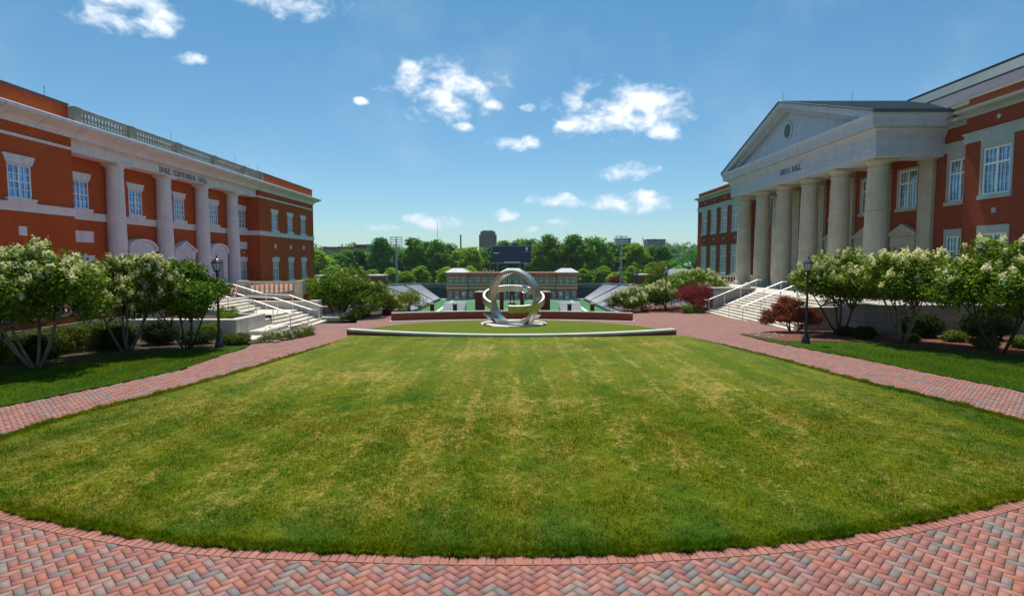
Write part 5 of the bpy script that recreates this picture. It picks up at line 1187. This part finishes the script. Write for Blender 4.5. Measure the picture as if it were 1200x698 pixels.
# ------------------------------------------------------------------ far buildings
def simple_building(name,px0,px1,yt,yb,Y,mat,label,cat='building',depth=20,wins=None,roof=None,wmat='glassD',group=None,zdown=25):
    a=P(px0,yb,Y); b=P(px1,yt,Y); e=empty(name,((a.x+b.x)/2,Y,a.z),label,cat,group)
    m=MB(); m.box(a.x,b.x,Y,Y+depth,max(-9.,a.z-zdown) if Y>240 else a.z-zdown,b.z); m.ob('wall',M[mat],e)
    m=MB(); m.box(a.x-.4,b.x+.4,Y-.4,Y+depth+.4,b.z,b.z+(b.z-a.z)*.06+.3); m.ob('roof_edge',M[roof or 'coping'],e)
    if wins:
        nc,nr=wins; W_=b.x-a.x; Hh=b.z-a.z
        for j in range(nr):
            z=a.z+Hh*(j+.25)/nr; m=MB(); m.box(a.x+W_*.04,b.x-W_*.04,Y-.08,Y,z,z+Hh*.5/nr); m.ob('window_band',M[wmat],e)
        for i in range(nc+1): m=MB(); x=a.x+W_*(.04+.92*i/nc); m.box(x-W_*.02,x+W_*.02,Y-.2,Y-.09,a.z,b.z-.2); m.ob('wall_pier',M[mat],e)
    return e,a,b
def far_buildings():
    e,a,b=simple_building('apartment_tower',563,580,272.5,290,900,'brown','brown brick tower rising over the trees left of the scoreboard',wins=(7,7),wmat='blueg',zdown=40)
    for q in ((a.x-2.4,a.x,905,915,-9,b.z-3),(b.x,b.x+2.4,905,915,-9,b.z-3),(a.x+3,b.x-3,903,912,b.z,b.z+3.5)): m=MB(); m.box(*q); m.ob('wall',M['brown'],e)
    simple_building('brick_building',379,429,290.5,305,420,'tan','long tan and red building with dark roof behind the trees at far left',wins=(12,3),roof='brickW',zdown=15)
    simple_building('brick_building',415,434,287.2,291,430,'slate','flat dark rooftop block above the long tan building',zdown=3)
    simple_building('office_building',722,739.5,280,296,900,'blueg','teal office block behind the right stadium light tower',wins=(6,5),wmat='slate2',zdown=40)
    e,a,b=simple_building('office_building',758.5,780,281.5,300,800,'blueg','teal glass office block right of the construction crane',wins=(6,6),wmat='slate2',zdown=40)
    m=MB(); m.box(a.x+8,a.x+13,803,810,b.z,b.z+2); m.ob('roof_plant',M['slate'],e)
    simple_building('white_building',784,798,297.5,303,560,'roofW','white flat-roofed building among trees at the right',wins=(5,1),zdown=4,roof='roofW')
    simple_building('white_building',792,802,306,312,420,'slate2','grey low building below the white flat roof on the right',wins=(5,1),zdown=4)
    # small buildings near the stadium
    e,a,b=simple_building('brick_building',751,778,323,333.5,205,'brickR','small red brick building behind the slim lime tree',zdown=5,depth=10,roof='conc')
    e,a,b=simple_building('brick_building',425,447,324,335,200,'brickR','small red brick building above the left grandstand',zdown=5,depth=10,roof='conc')
    e,a,b=simple_building('brick_building',368,379,325,345,190,'brickR','red brick building just past the left hall corner',zdown=5,depth=10,roof='conc')
    # grey hipped roofs at the right
    for px0,px1,yt,yb,Y,l in ((783,822,315,322,170,'grey hipped roof behind the flowered shrubs at the right'),(806,817,306,312,330,'small white roofed pavilion beside the right hall')):
        a=P(px0,yb,Y); b=P(px1,yb,Y); z1=P(0,yt,Y).z; e=empty('low_building',((a.x+b.x)/2,Y,a.z),l,'building'); m=MB(); m.box(a.x+.5,b.x-.5,Y+.5,Y+11.5,a.z-8,a.z); m.ob('wall',M['tan'],e)
        m=MB(); i=(b.x-a.x)*.3; m.add([(a.x,Y,a.z),(b.x,Y,a.z),(b.x,Y+12,a.z),(a.x,Y+12,a.z),(a.x+i,Y+5,z1),(b.x-i,Y+5,z1),(b.x-i,Y+7,z1),(a.x+i,Y+7,z1)],[(0,1,5,4),(1,2,6,5),(2,3,7,6),(3,0,4,7),(4,5,6,7),(0,3,2,1)]); m.ob('roof',M['slate2' if Y<200 else 'roofW'],e)
    # crane, chimney, mast
    a=P(757,296,700); b=P(753,278,700); e=empty('crane',(a.x,700,a.z-20),'red construction crane jib between the two teal office blocks','crane'); m=MB(); m.tube([(a.x,700,a.z),(b.x,700,b.z)],[.9,.4],4); m.ob('jib',M['brown'],e); m=MB(); m.box(a.x-1.2,a.x+1.2,699,701,-9,a.z); m.ob('mast',M['brown'],e)
    a=P(540,290,600); b=P(540,275,600); e=empty('chimney',(a.x,600,a.z-20),'slim dark chimney above the trees left of the brown tower','chimney'); m=MB(); m.tube([(a.x,600,-9),(a.x,600,b.z)],[.9,.75],10); m.ob('stack',M['slate'],e)
    a=P(512.8,290,800); b=P(512.8,261,800); e=empty('radio_mast',(a.x,800,a.z-20),'thin pale radio mast over the trees on the left','mast'); m=MB(); m.tube([(a.x,800,-9),(a.x,800,b.z)],[.5,.2],4); m.ob('pole',M['slate2'],e)
far_buildings()
# ------------------------------------------------------------------ woodland
def woodland():
    protos=[]
    for k,(mat,hh,rr,nb) in enumerate((('far1',20,5.6,14),('far2',18,6.2,15),('far3',22,5.2,14),('far1',17,6.6,16),('far2',14,4.6,12),('far3',18,6.0,14))):
        rs=np.random.RandomState(50+k); bl=[]
        for i in range(nb):
            t=i/(nb-1); z=hh*(.20+.66*t); r=rr*(.70*math.sqrt(max(.08,1-((t-.38)/.72)**2))); a=i*2.4+k
            bl.append((r*math.cos(a)*.8,r*math.sin(a)*.8,z+rs.uniform(-.8,.8),rr*(.48-.08*t),rr*(.48-.08*t),hh*.115))
        bl.append((0,0,hh*.88,rr*.42,rr*.42,hh*.11)); 
        e=empty('broadleaf_tree',(0,0,0),'t','tree','row of broadleaf trees behind the stadium')
        me,P_,d=leafmesh('crown',rs,bl,800,10,.55,.46,.6,flat=.9,asp=.6); link('crown',me,M[mat],e)
        m=MB(); m.tube([(0,0,-1),(.1,0,hh*.4),(0,.1,hh*.8)],[.4,.28,.08],7)
        for j in range(5): b=bl[j*2+1]; m.tube([(0,0,hh*(.2+.08*j)),(b[0]*.6,b[1]*.6,b[2]*.9),(b[0],b[1],b[2])],[.18,.12,.05],5)
        o=m.ob('trunk',M['barkd'],None); o.parent=e; protos.append((e,hh))
    used=set()
    # (px, top y, Y, proto, label)
    L=[(372,293,262,4,'pale rounded tree touching the far corner of the left hall'),(384,302,268,1,'bright green tree low beside the far left hall corner'),(396,297,276,3,'mid green tree below the long tan building'),(406,293,282,0,'dark green tree in front of the tan building middle'),(420,291,286,2,'dark pointed tree before the dark flat rooftop block'),(432,296,290,3,'shorter tree at the right end of the tan building'),(446,277,280,2,'tall peaked tree left of the left light tower'),(457,290,292,0,'shoulder of green tree just left of the left light tower pole'),
     (476,294,296,3,'low gap tree just right of the left light tower pole'),(487,279,284,0,'tall full tree right of the left light tower'),(499,282,290,2,'dark tree between the tall full tree and the radio mast'),(513,281,282,0,'mid green tree under the radio mast'),(527,285,294,5,'dark tree between the radio mast and the chimney'),(541,290,286,1,'yellow-green tree directly below the chimney'),(552,289,280,1,'bright yellow-green tree left of the brown tower'),(563,296,296,3,'tree below the foot of the brown tower'),(573,290,300,5,'dark tree just left of the scoreboard'),
     (588,282,302,0,'tree crown showing above the left half of the scoreboard'),(600,286,310,3,'tree hidden mostly behind the scoreboard centre'),(612,279,304,1,'yellow-green crown above the right half of the scoreboard'),(625,280,296,5,'dark crown at the right corner of the scoreboard'),(634,283,286,1,'bright tree right of the scoreboard'),(645,275,280,0,'tall tree first peak right of the scoreboard'),(657,285,292,2,'dark tree in the dip right of the first peak'),(670,275,282,0,'tall domed tree above the right end of the field house'),(682,289,290,5,'dark shadowed tree right of the domed tree'),
     (695,277,284,3,'broad tree between the field house and right light tower'),(706,285,288,1,'yellow-green tree left of the right light tower'),(718,284,296,0,'tree immediately left of the right light tower'),(732,285,292,5,'dark tree immediately right of the right light tower'),(744,284,284,1,'bright tree before the crane'),(755,291,294,3,'tree beneath the crane jib'),(766,288,286,0,'tree in front of the right teal office block'),(776,287,282,2,'dark tree at the right end of the tall row'),(786,305,262,3,'lower tree stepping down toward the white building'),(794,312,250,4,'small tree below the grey low building'),
     (493,312,262,4,'small bright tree standing forward right of the left light tower'),(523,313,258,4,'small bright tree beside the left end of the field house'),(459,314,260,4,'small tree standing forward below the left light tower'),(684,315,262,4,'small tree beside the right end of the field house'),(707,312,264,4,'small forward tree left of the right light tower foot'),(741,312,262,4,'small forward tree right of the right light tower foot'),(436,316,258,4,'small tree behind the left brick building'),(476,318,256,4,'small forward tree just right of the left tower pole'),(765,308,262,4,'small forward tree above the right brick building'),(388,312,246,4,'small bright tree right of the left hall corner'),(405,314,250,4,'small bright tree behind the olive corner tree'),(722,319,256,4,'small tree beside the dark red tree at the road'),(660,318,262,4,'small forward tree behind the right field house roof'),(550,312,262,4,'small forward tree above the left field house roof'),(800,296,700,1,'far pale tree right of the white building'),(812,292,640,0,'distant tree against the right hall corner'),(790,290,760,2,'distant dark tree above the white building')]
    rs=random.Random(9)
    for px,py,Y,k,lab in L:
        e,hh=protos[k]; top=P(px,py,Y); zb=terr(0,Y)-.3
        o=e if k not in used else copy_tree(e); used.add(k); o['label']=lab; o.location=(top.x,Y,zb); s=(top.z-zb)/(hh*1.0); sx=max(.85,s**.8)*1.12 if s<1.6 else s*1.1
        o.scale=(sx,sx,s); o.rotation_euler=(0,0,rs.uniform(0,6.28))
    for k in range(6):
        if k not in used: bpy.data.objects.remove(protos[k][0])
    # purple-leaved tree by the road
    make_tree('plum_tree',P(721,331,252)-Vector((0,0,1.2)),[(0,0,2.6,2.4,2.2,1.6),(-1.5,0,2.2,1.5,1.5,1.2),(1.4,0,2.3,1.5,1.5,1.2)],91,'maple',260,10,.35,.22,'dark purple round tree beside the road behind the right grandstand','tree',nst=3,r0=.15,bark='barkd')
    # a low undergrowth belt closes the gaps beneath the trees (one mass)
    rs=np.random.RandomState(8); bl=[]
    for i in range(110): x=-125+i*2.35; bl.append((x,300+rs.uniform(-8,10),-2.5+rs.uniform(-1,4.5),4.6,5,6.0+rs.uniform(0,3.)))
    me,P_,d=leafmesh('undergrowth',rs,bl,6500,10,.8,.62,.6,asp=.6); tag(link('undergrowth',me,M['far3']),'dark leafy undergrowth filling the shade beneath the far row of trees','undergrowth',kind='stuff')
    # distant wooded hills
    rs=np.random.RandomState(18); bl=[]
    for i in range(230):
        x=rs.uniform(-620,700); y=rs.uniform(780,1050); bl.append((x,y,-4+rs.uniform(0,14)+ (y-780)*.035+ (8 if x>250 else 4 if x<-200 else 0),24,20,12))
    me,P_,d=leafmesh('distant_woods',rs,bl,9000,8,2.2,2.0,.6,asp=.6); tag(link('distant_woods',me,M['far3']),'hazy distant woods along the horizon','woods',kind='stuff')
woodland()

def haze():
    m=bpy.data.materials.new('haze_air'); m.use_nodes=True; t=NT(m.node_tree); t.n.clear()
    v=t.a('ShaderNodeVolumePrincipled',{'Color':(.80,.90,1.,1),'Density':.00008,'Anisotropy':.3})
    o=t.a('ShaderNodeOutputMaterial'); t.l.new(v.outputs[0],o.inputs['Volume'])
    b=MB(); b.box(-1560,1560,-430,1560,-14.5,72); tag(b.ob('haze',m),'pale blue haze hanging over the distance','haze',kind='stuff')
haze()
